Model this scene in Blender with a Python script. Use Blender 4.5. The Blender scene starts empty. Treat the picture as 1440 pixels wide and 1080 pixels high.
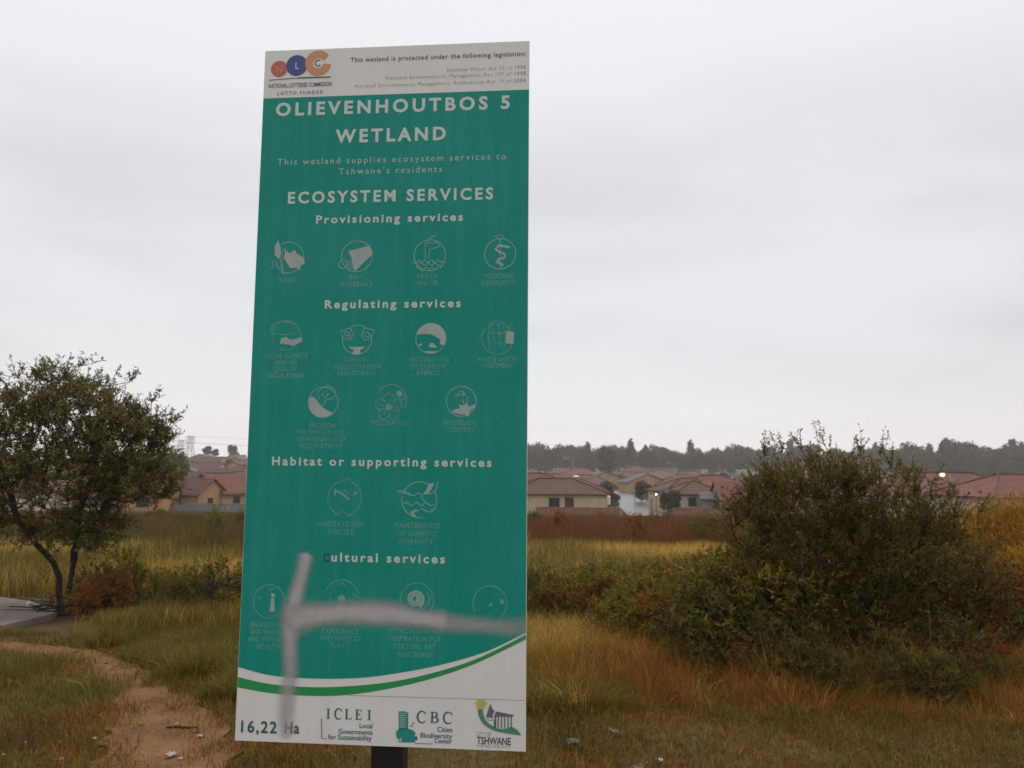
import bpy, bmesh, math, random
import numpy as np
from mathutils import Matrix, Vector
from mathutils.geometry import tessellate_polygon
R = math.radians
sc = bpy.context.scene
COL = sc.collection

# ------------------------------------------------------------------ camera
EYE = np.array([0.0, 0.0, 1.6])
CR = np.array([0.99997119, -0.00081596, 0.00754660])
CU = np.array([-0.00759059, -0.10749345, 0.99417682])
CF = np.array([0.0, 0.99420546, 0.10749655])
F = 1080.0
cam = bpy.data.cameras.new('camera')
cam.sensor_width = 36; cam.lens = 27; cam.clip_start = 0.05; cam.clip_end = 8000
cam.dof.use_dof = True; cam.dof.focus_distance = 2.75; cam.dof.aperture_fstop = 6.5
co = bpy.data.objects.new('camera', cam); COL.objects.link(co)
co.matrix_world = Matrix(((CR[0], CU[0], -CF[0], EYE[0]), (CR[1], CU[1], -CF[1], EYE[1]),
                          (CR[2], CU[2], -CF[2], EYE[2]), (0, 0, 0, 1)))
sc.camera = co

# ------------------------------------------------------------------ sky, sun, exposure
SUN_EL, SUN_AZ = R(58), R(20)
w = bpy.data.worlds.new("World"); sc.world = w; w.use_nodes = True
nt = w.node_tree; nt.nodes.clear()
def N(nt, t, **k):
    n = nt.nodes.new(t)
    for a, b in k.items(): setattr(n, a, b)
    return n
def setin(n, **k):
    for a, b in k.items(): n.inputs[a.replace('_', ' ')].default_value = b
    return n
L = nt.links.new
out = N(nt, 'ShaderNodeOutputWorld'); bg = N(nt, 'ShaderNodeBackground'); bg.inputs['Strength'].default_value = 0.1
sky = N(nt, 'ShaderNodeTexSky', sky_type='NISHITA', sun_disc=False, sun_elevation=SUN_EL, sun_rotation=SUN_AZ, altitude=1400)
tc = N(nt, 'ShaderNodeTexCoord')
mp = N(nt, 'ShaderNodeMapping'); mp.inputs['Scale'].default_value = (1.0, 1.0, 3.4); mp.inputs['Location'].default_value = (0.35, 0.0, 0.4)
n1 = setin(N(nt, 'ShaderNodeTexNoise'), Scale=1.5, Detail=5.0, Roughness=0.5, Distortion=0.35)
rp = N(nt, 'ShaderNodeMapRange'); rp.inputs[1].default_value = 0.36; rp.inputs[2].default_value = 0.62; rp.interpolation_type = 'SMOOTHSTEP'
cmix = N(nt, 'ShaderNodeMix', data_type='RGBA')
cmix.inputs[6].default_value = (5.85, 5.75, 5.98, 1); cmix.inputs[7].default_value = (6.9, 7.0, 7.1, 1)
sep = N(nt, 'ShaderNodeSeparateXYZ')
hz = N(nt, 'ShaderNodeMapRange'); hz.inputs[1].default_value = 0.0; hz.inputs[2].default_value = 0.17; hz.inputs[3].default_value = 0.85; hz.inputs[4].default_value = 0.0; hz.interpolation_type = 'SMOOTHSTEP'
hmix = N(nt, 'ShaderNodeMix', data_type='RGBA'); hmix.inputs[7].default_value = (8.4, 7.95, 8.0, 1)
zn = N(nt, 'ShaderNodeMapRange'); zn.inputs[1].default_value = 0.28; zn.inputs[2].default_value = 0.55; zn.interpolation_type = 'SMOOTHSTEP'
zmix = N(nt, 'ShaderNodeMix', data_type='RGBA'); zmix.inputs[7].default_value = (7.4, 7.5, 7.6, 1)
smix = N(nt, 'ShaderNodeMix', data_type='RGBA'); smix.inputs[0].default_value = 0.95
L(tc.outputs['Generated'], mp.inputs['Vector']); L(mp.outputs[0], n1.inputs['Vector'])
L(n1.outputs['Fac'], rp.inputs[0]); L(rp.outputs[0], cmix.inputs[0])
L(tc.outputs['Generated'], sep.inputs[0]); L(sep.outputs['Z'], hz.inputs[0]); L(sep.outputs['Z'], zn.inputs[0])
L(hz.outputs[0], hmix.inputs[0]); L(cmix.outputs[2], hmix.inputs[6])
L(zn.outputs[0], zmix.inputs[0]); L(hmix.outputs[2], zmix.inputs[6])
L(sky.outputs[0], smix.inputs[6]); L(zmix.outputs[2], smix.inputs[7])
L(smix.outputs[2], bg.inputs['Color']); L(bg.outputs[0], out.inputs['Surface'])
sl = bpy.data.lights.new('sun', 'SUN'); sl.energy = 1.1; sl.angle = R(30); sl.color = (1, 0.84, 0.62)
so = bpy.data.objects.new('sun', sl); COL.objects.link(so)
sd = Vector((math.sin(SUN_AZ) * math.cos(SUN_EL), math.cos(SUN_AZ) * math.cos(SUN_EL), math.sin(SUN_EL)))
so.rotation_euler = sd.to_track_quat('Z', 'Y').to_euler(); so.location = (0, 0, 60)
sc.view_settings.view_transform = 'Standard'; sc.view_settings.look = 'None'
sc.view_settings.exposure = 0.3; sc.view_settings.gamma = 1
sc.render.engine = 'CYCLES'
sc.cycles.use_denoising = True
sc.cycles.max_bounces = 5; sc.cycles.diffuse_bounces = 3; sc.cycles.glossy_bounces = 2
sc.cycles.transmission_bounces = 3; sc.cycles.transparent_max_bounces = 12; sc.cycles.volume_bounces = 3

# ------------------------------------------------------------------ helpers
def tag(o, label=None, cat=None, group=None, kind=None):
    if label: o['label'] = label
    if cat: o['category'] = cat
    if group: o['group'] = group
    if kind: o['kind'] = kind
    return o
def empty(name, loc=(0, 0, 0), rz=0):
    o = bpy.data.objects.new(name, None); COL.objects.link(o); o.empty_display_size = 0.2
    o.location = loc; o.rotation_euler = (0, 0, rz); return o
def link_mesh(name, me, mat, parent=None):
    o = bpy.data.objects.new(name, me); COL.objects.link(o)
    if mat and not me.materials: me.materials.append(mat)
    if parent: o.parent = parent
    return o
def mesh_np(name, verts, faces_list, tint=None, smooth=False):
    """faces_list: list of (n,k) int arrays"""
    me = bpy.data.meshes.new(name)
    verts = np.asarray(verts, np.float32)
    idx = np.concatenate([f.ravel() for f in faces_list]).astype(np.int32)
    tot = np.concatenate([np.full(len(f), f.shape[1]) for f in faces_list]).astype(np.int32)
    st = np.concatenate([[0], np.cumsum(tot)[:-1]]).astype(np.int32)
    me.vertices.add(len(verts)); me.vertices.foreach_set('co', verts.ravel())
    me.loops.add(len(idx)); me.loops.foreach_set('vertex_index', idx)
    me.polygons.add(len(tot)); me.polygons.foreach_set('loop_start', st); me.polygons.foreach_set('loop_total', tot)
    if smooth: me.polygons.foreach_set('use_smooth', np.ones(len(tot), bool))
    if tint is not None:
        a = me.color_attributes.new('tint', 'FLOAT_COLOR', 'POINT')
        c = np.ones((len(verts), 4), np.float32); c[:, :3] = np.asarray(tint) * np.array([1.14, 1.0, .72])   # autumn veld: warm, little blue
        a.data.foreach_set('color', c.ravel())
    me.update(); me.validate()
    return me
def copy_tree(o, parent=None):
    c = o.copy(); COL.objects.link(c); c.parent = parent
    for ch in list(o.children): copy_tree(ch, c)
    return c
class MB:
    def __init__(s): s.v = []; s.f = []
    def box(s, c, d, rot=None):
        b = len(s.v)
        for x in (-.5, .5):
            for y in (-.5, .5):
                for z in (-.5, .5):
                    p = Vector((x * d[0], y * d[1], z * d[2]))
                    if rot: p = rot @ p
                    s.v.append((p.x + c[0], p.y + c[1], p.z + c[2]))
        for q in ((0, 1, 3, 2), (4, 6, 7, 5), (0, 4, 5, 1), (2, 3, 7, 6), (0, 2, 6, 4), (1, 5, 7, 3)):
            s.f.append(tuple(b + i for i in q))
    def poly(s, pts):
        b = len(s.v); s.v += [tuple(p) for p in pts]; s.f.append(tuple(range(b, b + len(pts))))
    def tube(s, pts, rad, n=8, cap=True):
        b = len(s.v); P = [Vector(p) for p in pts]
        if not hasattr(rad, '__len__'): rad = [rad] * len(P)
        for i, p in enumerate(P):
            t = (P[min(i + 1, len(P) - 1)] - P[max(i - 1, 0)]).normalized()
            a = t.cross(Vector((0, 0, 1)) if abs(t.z) < .9 else Vector((1, 0, 0))).normalized(); c = t.cross(a)
            for k in range(n):
                q = p + (a * math.cos(2 * math.pi * k / n) + c * math.sin(2 * math.pi * k / n)) * rad[i]
                s.v.append(tuple(q))
        for i in range(len(P) - 1):
            for k in range(n):
                s.f.append((b + i * n + k, b + i * n + (k + 1) % n, b + (i + 1) * n + (k + 1) % n, b + (i + 1) * n + k))
        if cap:
            s.f.append(tuple(b + k for k in range(n))[::-1]); s.f.append(tuple(b + (len(P) - 1) * n + k for k in range(n)))
    def beam(s, a, c, t):
        a = Vector(a); c = Vector(c); d = c - a
        s.box((a + c) / 2, (t, t, d.length), d.to_track_quat('Z', 'Y').to_matrix())
    def build(s, name, mat, parent=None, smooth=False):
        me = bpy.data.meshes.new(name); me.from_pydata(s.v, [], s.f)
        if smooth:
            for p in me.polygons: p.use_smooth = True
        me.update(); return link_mesh(name, me, mat, parent)

# ---- value noise
def _h(i, j, s):
    n = (i * 374761393 + j * 668265263 + s * 974634777) & 0xffffffff
    n = ((n ^ (n >> 13)) * 1274126177) & 0xffffffff
    return ((n ^ (n >> 16)) & 0xffff) / 65535.0
def vn(x, y, sc_=1.0, seed=0):
    x = np.asarray(x, float) / sc_; y = np.asarray(y, float) / sc_
    i = np.floor(x).astype(np.int64); j = np.floor(y).astype(np.int64)
    fx = x - i; fy = y - j; fx = fx * fx * (3 - 2 * fx); fy = fy * fy * (3 - 2 * fy)
    return (_h(i, j, seed) * (1 - fx) + _h(i + 1, j, seed) * fx) * (1 - fy) + (_h(i, j + 1, seed) * (1 - fx) + _h(i + 1, j + 1, seed) * fx) * fy
def sstep(v, a, b):
    t = np.clip((np.asarray(v, float) - a) / (b - a), 0, 1); return t * t * (3 - 2 * t)
# ---- the lie of the land: level by the sign, a shallow wetland valley, rising again to the far wood
def ground(x, y, micro=True):
    x = np.asarray(x, float); y = np.asarray(y, float)
    z = -0.05 * np.clip(y - 5, 0, 55) - 0.038 * np.clip(y - 60, 0, 40) - 0.2 * sstep(y, 100, 125)
    z = z + 2.4 * sstep(y, 130, 460) + 1.2 * sstep(y, 460, 900)
    t = -x / np.maximum(np.abs(y), 1)
    z = z + 5.6 * sstep(y, 150, 430) * sstep(t, 0.12, 0.32)
    if micro:
        z = z + (vn(x, y, 0.9, 3) - .5) * 0.05 * sstep(np.hypot(x, y), 1, 3) + (vn(x, y, 0.28, 4) - .5) * 0.018 + (vn(x, y, 6, 5) - .5) * 0.12 * sstep(y, 7, 20)
    return z
def gz(x, y): return float(ground(np.array([x]), np.array([y]))[0])
def X(px, D): return (px - 720) / 1080 * D * 0.9945
def at(px, D): x = X(px, D); return (x, D, gz(x, D))

# ------------------------------------------------------------------ materials
MATS = {}
def pmat(name, col, rough=0.8, spec=0.3, noise=0.0, nscale=6.0, bump=0.0, metal=0.0, col2=None, obj=True):
    if name in MATS: return MATS[name]
    m = bpy.data.materials.new(name); m.use_nodes = True; t = m.node_tree; b = t.nodes['Principled BSDF']
    b.inputs['Roughness'].default_value = rough; b.inputs['Metallic'].default_value = metal
    b.inputs['Specular IOR Level'].default_value = spec
    c = N(t, 'ShaderNodeTexCoord')
    n = setin(N(t, 'ShaderNodeTexNoise'), Scale=nscale, Detail=6.0, Roughness=0.62)
    t.links.new(c.outputs['Object'], n.inputs['Vector'])
    mx = N(t, 'ShaderNodeMix', data_type='RGBA')
    c2 = col2 or tuple(max(0, v * (1 - noise)) for v in col)
    c1 = col if col2 else tuple(v * (1 + noise * 0.5) for v in col)
    mx.inputs[6].default_value = (*c2, 1); mx.inputs[7].default_value = (*c1, 1)
    r = N(t, 'ShaderNodeMapRange'); r.inputs[1].default_value = 0.3; r.inputs[2].default_value = 0.7
    t.links.new(n.outputs['Fac'], r.inputs[0]); t.links.new(r.outputs[0], mx.inputs[0]); t.links.new(mx.outputs[2], b.inputs['Base Color'])
    if bump:
        bp = N(t, 'ShaderNodeBump'); bp.inputs['Strength'].default_value = bump; bp.inputs['Distance'].default_value = 0.02
        t.links.new(n.outputs['Fac'], bp.inputs['Height']); t.links.new(bp.outputs[0], b.inputs['Normal'])
    MATS[name] = m; return m
def leafmat(name, trans=0.25, rough=0.6):
    m = bpy.data.materials.new(name); m.use_nodes = True; t = m.node_tree; b = t.nodes['Principled BSDF']
    b.inputs['Roughness'].default_value = rough; b.inputs['Specular IOR Level'].default_value = 0.2
    a = N(t, 'ShaderNodeAttribute', attribute_name='tint')
    tr = N(t, 'ShaderNodeBsdfTranslucent'); mx = N(t, 'ShaderNodeMixShader'); mx.inputs[0].default_value = trans
    o = t.nodes['Material Output']
    t.links.new(a.outputs['Color'], b.inputs['Base Color']); t.links.new(a.outputs['Color'], tr.inputs['Color'])
    t.links.new(b.outputs[0], mx.inputs[1]); t.links.new(tr.outputs[0], mx.inputs[2]); t.links.new(mx.outputs[0], o.inputs['Surface'])
    return m
LEAF = leafmat('foliage', 0.45); GRASS = leafmat('grass_blades', 0.2); FARLEAF = leafmat('far_foliage', 0.1, 0.8)
BARK = pmat('bark', (0.055, 0.042, 0.032), 0.95, 0.1, col2=(0.022, 0.017, 0.013), nscale=22, bump=0.8)

# ground material: brown earth, dry thatch and damp green patches by position
gm = bpy.data.materials.new('earth'); gm.use_nodes = True; t = gm.node_tree; b = t.nodes['Principled BSDF']
b.inputs['Roughness'].default_value = 0.95; b.inputs['Specular IOR Level'].default_value = 0.15
tcg = N(t, 'ShaderNodeTexCoord')
na = setin(N(t, 'ShaderNodeTexNoise'), Scale=0.9, Detail=8.0, Roughness=0.65); nb = setin(N(t, 'ShaderNodeTexNoise'), Scale=14.0, Detail=8.0, Roughness=0.7); nc = setin(N(t, 'ShaderNodeTexNoise'), Scale=0.035, Detail=5.0, Roughness=0.6)
for q in (na, nb, nc): t.links.new(tcg.outputs['Object'], q.inputs['Vector'])
def ramp(t, src, a, b_):
    r = N(t, 'ShaderNodeMapRange'); r.inputs[1].default_value = a; r.inputs[2].default_value = b_; t.links.new(src, r.inputs[0]); return r.outputs[0]
def cmixn(t, fac, A, B):
    m = N(t, 'ShaderNodeMix', data_type='RGBA'); t.links.new(fac, m.inputs[0])
    for i, c in ((6, A), (7, B)):
        if isinstance(c, tuple): m.inputs[i].default_value = (*c, 1)
        else: t.links.new(c, m.inputs[i])
    return m.outputs[2]
e1 = cmixn(t, ramp(t, nb.outputs['Fac'], 0.35, 0.65), (0.06, 0.034, 0.018), (0.145, 0.086, 0.042))
e2 = cmixn(t, ramp(t, nb.outputs['Fac'], 0.3, 0.7), (0.045, 0.04, 0.016), (0.13, 0.10, 0.04))
e3 = cmixn(t, ramp(t, na.outputs['Fac'], 0.42, 0.58), e1, e2)
e4 = cmixn(t, ramp(t, nc.outputs['Fac'], 0.4, 0.6), (0.11, 0.075, 0.05), (0.075, 0.075, 0.038))
sepg = N(t, 'ShaderNodeSeparateXYZ'); t.links.new(tcg.outputs['Object'], sepg.inputs[0])
t.links.new(cmixn(t, ramp(t, sepg.outputs['Y'], 45, 110), e3, e4), b.inputs['Base Color'])
bp = N(t, 'ShaderNodeBump'); bp.inputs['Strength'].default_value = 0.6; bp.inputs['Distance'].default_value = 0.03
t.links.new(nb.outputs['Fac'], bp.inputs['Height']); t.links.new(bp.outputs[0], b.inputs['Normal'])

# ------------------------------------------------------------------ ground sheet
def axis(n, near, far):
    u = np.linspace(-1, 1, n); k = 6.5
    return np.sinh(u * k) / math.sinh(k) * far
gx = axis(321, 0, 960); gy = axis(361, 0, 930); gy = gy[gy > -190]
gx = np.unique(np.concatenate([gx, np.linspace(-9, 9, 121)])); gy = np.unique(np.concatenate([gy, np.linspace(-2, 16, 121)]))
GX, GY = np.meshgrid(gx, gy); GZ = ground(GX, GY)
nv = len(gx); I = np.arange(len(gx) * len(gy)).reshape(len(gy), nv)
fq = np.stack([I[:-1, :-1], I[:-1, 1:], I[1:, 1:], I[1:, :-1]], -1).reshape(-1, 4)
me = mesh_np('ground', np.stack([GX, GY, GZ], -1).reshape(-1, 3), [fq], smooth=True)
g = link_mesh('ground', me, gm); tag(g, 'brown and olive earth falling gently to the wetland and rising to the township', 'ground', kind='structure')

def strip(name, cl, widths, mat, lift, label, cat, micro=True, jag=0.0, cols=5, step=0.25):
    """a sheet following a centre line over the ground"""
    P = [Vector((p[0], p[1])) for p in cl]
    pts = []; ws = []
    for i in range(len(P) - 1):
        n = max(1, int((P[i + 1] - P[i]).length / step))
        for k in range(n):
            u = k / n; a = P[max(i - 1, 0)]; b_ = P[i]; c = P[i + 1]; d = P[min(i + 2, len(P) - 1)]
            q = 0.5 * ((2 * b_) + (c - a) * u + (2 * a - 5 * b_ + 4 * c - d) * u * u + (3 * b_ - a - 3 * c + d) * u ** 3)
            pts.append(q); ws.append(widths[i] * (1 - u) + widths[i + 1] * u)
    pts.append(P[-1]); ws.append(widths[-1])
    V = []; rng = random.Random(5)
    for i, p in enumerate(pts):
        tn = (pts[min(i + 1, len(pts) - 1)] - pts[max(i - 1, 0)]).normalized(); nn = Vector((-tn.y, tn.x))
        jl = 1 + rng.uniform(-jag, jag); jr = 1 + rng.uniform(-jag, jag)
        for k in range(cols):
            s = (k / (cols - 1) - .5) * ws[i] * (jl if k < cols / 2 else jr)
            q = p + nn * s; V.append((q.x, q.y, gz(q.x, q.y) + lift))
    I = np.arange(len(V)).reshape(-1, cols)
    fq = np.stack([I[:-1, :-1], I[1:, :-1], I[1:, 1:], I[:-1, 1:]], -1).reshape(-1, 4)
    o = link_mesh(name, mesh_np(name, np.array(V), [fq], smooth=True), mat)
    tag(o, label, cat, kind='structure'); return o, pts, ws
PATH_M = pmat('bare_soil', (0.235, 0.13, 0.062), 0.95, 0.1, col2=(0.115, 0.064, 0.032), nscale=3.2, bump=0.5)
path_cl = [(X(-160, 7.3), 7.3), (X(0, 7.5), 7.5), (X(75, 7.4), 7.4), (X(135, 7.0), 7.0), (X(185, 6.3), 6.3), (X(225, 5.4), 5.4), (X(250, 4.7), 4.7), (X(240, 4.0), 4.0), (X(200, 3.0), 3.0), (X(0, 1.5), 1.5)]
path_w = [.36, .36, .36, .38, .42, .5, .66, .8, .9, .9]
pth, path_pts, path_ws = strip('path', path_cl, path_w, PATH_M, 0.012, 'bare brown footpath worn through the grass left of the sign', 'path', jag=0.22, cols=9, step=0.12)
PP = np.array([[p.x, p.y] for p in path_pts]); PW = np.array(path_ws)
def path_dist(x, y):
    """distance to the path's centre line relative to its half width"""
    d = np.full(len(x), 9.0)
    for i in range(0, len(PP), 2):
        d = np.minimum(d, np.hypot(x - PP[i, 0], y - PP[i, 1]) / (PW[i] / 2))
    return d
WET = pmat('wet_tar', (0.075, 0.078, 0.085), 0.28, 0.5, noise=0.35, nscale=0.6)
strip('road', [(X(906, 84), 84), (X(908, 92), 92), (X(906, 104), 104), (X(897, 120), 120), (X(884, 145), 145), (X(864, 180), 180), (X(820, 215), 215)],
      [5.2, 5.2, 5.2, 5.6, 6, 6, 6], WET, 0.06, 'wet grey township road curving away between the houses', 'road', cols=4, step=2.5)
# paved slab at the left edge
SL = MB()
sl_o = [(X(-700, 11.6), 11.6), (X(-20, 11.1), 11.1), (X(50, 10.6), 10.6), (X(92, 10.0), 10.0), (X(96, 9.35), 9.35), (X(40, 8.6), 8.6), (X(0, 8.05), 8.05), (X(-500, 6.6), 6.6)]
def zs(p): return -0.05 * (p[1] - 5)
SL.poly([(p[0], p[1], zs(p) + 0.06) for p in sl_o][::-1])
for i in range(len(sl_o)):
    a, c = sl_o[i], sl_o[(i + 1) % len(sl_o)]
    SL.poly([(a[0], a[1], zs(a) + 0.06), (c[0], c[1], zs(c) + 0.06), (c[0], c[1], zs(c) - 0.1), (a[0], a[1], zs(a) - 0.1)][::-1])
so_ = SL.build('pavement', pmat('worn_concrete', (0.20, 0.158, 0.14), 0.7, 0.2, noise=0.5, nscale=2.3, bump=0.2))
tag(so_, 'pale worn concrete slab ending beside the left tree', 'pavement', kind='structure')

# ------------------------------------------------------------------ the information sign
SBL = np.array([-0.89022437, 2.6, 0.71136756]); YAW = -0.08400991; SW, SH = 0.9453808, 2.35931257
AX = np.array([math.cos(YAW), math.sin(YAW), 0]); NR = np.array([AX[1], -AX[0], 0])  # face normal, towards the viewer
def S(px, py):
    d = CR * ((px - 720) / F) + CU * ((540 - py) / F) + CF
    tt = ((SBL - EYE) @ NR) / (d @ NR); q = EYE + d * tt - SBL
    return float(q @ AX), float(q[2])
def z2(x, y): return S(340 + x / 3.376, 320 + y / 3.376)
def z3(x, y): return S(320 + x / 3.273, 620 + y / 3.273)
def z4(x, y): return S(320 + x / 3.273, 880 + y / 3.273)
def z1(x, y): return S(360 + x / 3.6, 40 + y / 3.6)
ucm = SW * 0.54
base = SBL + AX * ucm; base[2] = gz(base[0], base[1])
sign = empty('information_sign', tuple(base), YAW)
tag(sign, 'tall green and white wetland information sign board on a black post', 'sign')
oz = SBL[2] - base[2]
def loc(u, v, o=0.0): return (u - ucm, -o, v + oz)   # sign coordinates to the sign's own frame; o = proud of the face
def signmat(name, col, rough=0.45, dirt=0.12, dirtcol=(0.30, 0.33, 0.31), fade=0.0, spec=0.4):
    m = bpy.data.materials.new(name); m.use_nodes = True; t = m.node_tree; b = t.nodes['Principled BSDF']
    b.inputs['Roughness'].default_value = rough; b.inputs['Specular IOR Level'].default_value = spec
    c = N(t, 'ShaderNodeTexCoord'); n1 = setin(N(t, 'ShaderNodeTexNoise'), Scale=230.0, Detail=3.0, Roughness=0.7); n2 = setin(N(t, 'ShaderNodeTexNoise'), Scale=3.2, Detail=7.0, Roughness=0.65)
    mp_ = N(t, 'ShaderNodeMapping'); mp_.inputs['Scale'].default_value = (9, 9, 0.7)
    n3 = setin(N(t, 'ShaderNodeTexNoise'), Scale=3.0, Detail=5.0)
    for q in (n1, n2): t.links.new(c.outputs['Object'], q.inputs['Vector'])
    t.links.new(c.outputs['Object'], mp_.inputs[0]); t.links.new(mp_.outputs[0], n3.inputs['Vector'])
    ma = N(t, 'ShaderNodeMath', operation='MULTIPLY'); t.links.new(ramp(t, n1.outputs['Fac'], 0.42, 0.72), ma.inputs[0]); t.links.new(ramp(t, n2.outputs['Fac'], 0.38, 0.68), ma.inputs[1])
    mb_ = N(t, 'ShaderNodeMath', operation='MULTIPLY_ADD'); t.links.new(ramp(t, n3.outputs['Fac'], 0.45, 0.75), mb_.inputs[0]); mb_.inputs[1].default_value = 0.3; t.links.new(ma.outputs[0], mb_.inputs[2])
    mm = N(t, 'ShaderNodeMath', operation='MULTIPLY'); mm.use_clamp = True; t.links.new(mb_.outputs[0], mm.inputs[0]); mm.inputs[1].default_value = dirt
    cc = cmixn(t, mm.outputs[0], col, dirtcol); t.links.new(cc, b.inputs['Base Color'])
    if fade:
        b.inputs['Alpha'].default_value = 1 - fade
        n4 = setin(N(t, 'ShaderNodeTexNoise'), Scale=16.0, Detail=4.0); t.links.new(c.outputs['Object'], n4.inputs['Vector'])
        r = N(t, 'ShaderNodeMapRange'); r.inputs[1].default_value = 0.3; r.inputs[2].default_value = 0.7; r.inputs[3].default_value = max(0, 1 - fade * 1.35); r.inputs[4].default_value = min(1, 1 - fade * 0.6)
        t.links.new(n4.outputs['Fac'], r.inputs[0]); t.links.new(r.outputs[0], b.inputs['Alpha'])
    return m
M_PANEL = signmat('sign_white', (0.80, 0.785, 0.765), 0.4, 0.3, (0.42, 0.40, 0.38))
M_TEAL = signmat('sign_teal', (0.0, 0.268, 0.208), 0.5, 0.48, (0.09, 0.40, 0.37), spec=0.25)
M_GREEN = signmat('sign_green', (0.022, 0.30, 0.085), 0.42, 0.2, (0.2, 0.36, 0.22))
M_LET = signmat('sign_lettering', (0.62, 0.68, 0.64), 0.45, 0.35, (0.4, 0.5, 0.48))
M_SUB = signmat('sign_lettering_thin', (0.58, 0.68, 0.64), 0.5, 0.3, fade=0.2)
M_CAP = signmat('sign_captions_faded', (0.30, 0.56, 0.48), 0.5, 0.2, fade=0.47)
M_ICON = signmat('sign_icons', (0.42, 0.62, 0.55), 0.5, 0.35, fade=0.35)
M_ICON2 = signmat('sign_icons_faded', (0.34, 0.60, 0.52), 0.5, 0.35, fade=0.55)
M_ICONF = signmat('sign_icon_solid', (0.50, 0.56, 0.52), 0.5, 0.35, fade=0.22)
M_INK = signmat('print_dark', (0.10, 0.10, 0.11), 0.5, 0.3, (0.3, 0.3, 0.3), fade=0.12)
M_INKF = signmat('print_grey_faded', (0.20, 0.20, 0.21), 0.5, 0.3, (0.4, 0.4, 0.4), fade=0.42)
M_DTEAL = signmat('print_dark_teal', (0.02, 0.11, 0.10), 0.5, 0.3, (0.3, 0.35, 0.33))
M_LTEAL = signmat('print_teal', (0.01, 0.27, 0.25), 0.5, 0.3)
M_RED = signmat('print_red', (0.52, 0.14, 0.10), 0.5, 0.3, (0.5, 0.3, 0.25)); M_BLUE = signmat('print_blue', (0.06, 0.09, 0.26), 0.5, 0.2); M_ORANGE = signmat('print_orange', (0.66, 0.30, 0.13), 0.5, 0.3, (0.6, 0.4, 0.3))
M_YEL = signmat('print_yellow', (0.55, 0.50, 0.12), 0.5, 0.3); M_PGRN = signmat('print_green', (0.05, 0.27, 0.12), 0.5, 0.3)

panel = MB(); panel.box((SW / 2 - ucm, 0.0025, SH / 2 + oz), (SW, 0.005, SH))
panel = panel.build('panel', M_PANEL, sign)
bv = panel.modifiers.new('edge', 'BEVEL'); bv.width = 0.0012; bv.segments = 2
STEEL = pmat('black_steel', (0.009, 0.009, 0.011), 0.5, 0.4, noise=0.4, nscale=9)
PF = 0.004 + 0.003
post = MB(); pxc = (S(540, 1050)[0]) - ucm; post.box((pxc, 0.005 + 0.03 + 0.045, (SH - 0.1 + oz) / 2 - 0.25), (0.104, 0.09, SH - 0.1 + oz + 0.5))
po = post.build('post', STEEL, sign); bv = po.modifiers.new('edge', 'BEVEL'); bv.width = 0.006; bv.segments = 2
for v in (0.28, 1.15, 2.1): rl = MB(); rl.box((SW / 2 - ucm, 0.005 + 0.015, v + oz), (SW - 0.06, 0.03, 0.05)); rl.build('rail', STEEL, sign)
# outlines: flat printing, each colour a sheet a little proud of the one below
class Print:
    def __init__(s, o): s.v = []; s.f = []; s.o = o
    def poly(s, uv):
        b = len(s.v); s.v += [loc(u, v, s.o) for u, v in uv]
        for tr in tessellate_polygon([[Vector((u, v, 0)) for u, v in uv]]): s.f.append(tuple(b + i for i in tr))
    def stroke(s, uv, wd, closed=False):
        P = [Vector(p) for p in uv]; n = len(P)
        if n < 2: return
        wd = wd if hasattr(wd, '__len__') else [wd] * n
        b = len(s.v)
        for i, p in enumerate(P):
            if closed: a, c = P[i - 1], P[(i + 1) % n]
            else: a, c = P[max(i - 1, 0)], P[min(i + 1, n - 1)]
            tn = (c - a); tn = tn.normalized() if tn.length > 1e-9 else Vector((1, 0)); nn = Vector((-tn.y, tn.x)) * wd[i] / 2
            s.v.append(loc(p.x + nn.x, p.y + nn.y, s.o)); s.v.append(loc(p.x - nn.x, p.y - nn.y, s.o))
        for i in range(n if closed else n - 1):
            j = (i + 1) % n; s.f.append((b + 2 * i, b + 2 * i + 1, b + 2 * j + 1, b + 2 * j))
    def text(s, body, l, r, cap, bold=0.0, track=1.0, slant=0.0, align='fit'):
        """l, r: sign coordinates of the two ends of the base line; cap: capital height in metres"""
        cu = bpy.data.curves.new('lettering', 'FONT'); cu.body = body; cu.offset = bold; cu.space_character = track; cu.resolution_u = 3; cu.shear = slant
        ob = bpy.data.objects.new('lettering', cu); COL.objects.link(ob)
        dg = bpy.context.evaluated_depsgraph_get(); me = bpy.data.meshes.new_from_object(ob.evaluated_get(dg))
        vs = np.array([v.co[:2] for v in me.vertices]); fs = [tuple(p.vertices) for p in me.polygons]
        bpy.data.objects.remove(ob); bpy.data.curves.remove(cu); bpy.data.meshes.remove(me)
        x0, x1 = vs[:, 0].min(), vs[:, 0].max(); sx = (r[0] - l[0]) / (x1 - x0); sy = cap / CAPH
        b = len(s.v); u = l[0] + (vs[:, 0] - x0) * sx; v = (l[1] + r[1]) / 2 + vs[:, 1] * sy
        s.v += [loc(float(a), float(c), s.o) for a, c in zip(u, v)]; s.f += [tuple(b + i for i in q) for q in fs]
    def build(s, name, mat, parent=None):
        me = bpy.data.meshes.new(name); me.from_pydata(s.v, [], s.f); me.update(); return link_mesh(name, me, mat, parent or panel)
def caph():
    cu = bpy.data.curves.new('h', 'FONT'); cu.body = 'H'; ob = bpy.data.objects.new('h', cu); COL.objects.link(ob)
    me = bpy.data.meshes.new_from_object(ob.evaluated_get(bpy.context.evaluated_depsgraph_get())); h = max(v.co.y for v in me.vertices)
    bpy.data.objects.remove(ob); bpy.data.curves.remove(cu); bpy.data.meshes.remove(me); return h
CAPH = caph()
MPX = SH / 985.0
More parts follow.
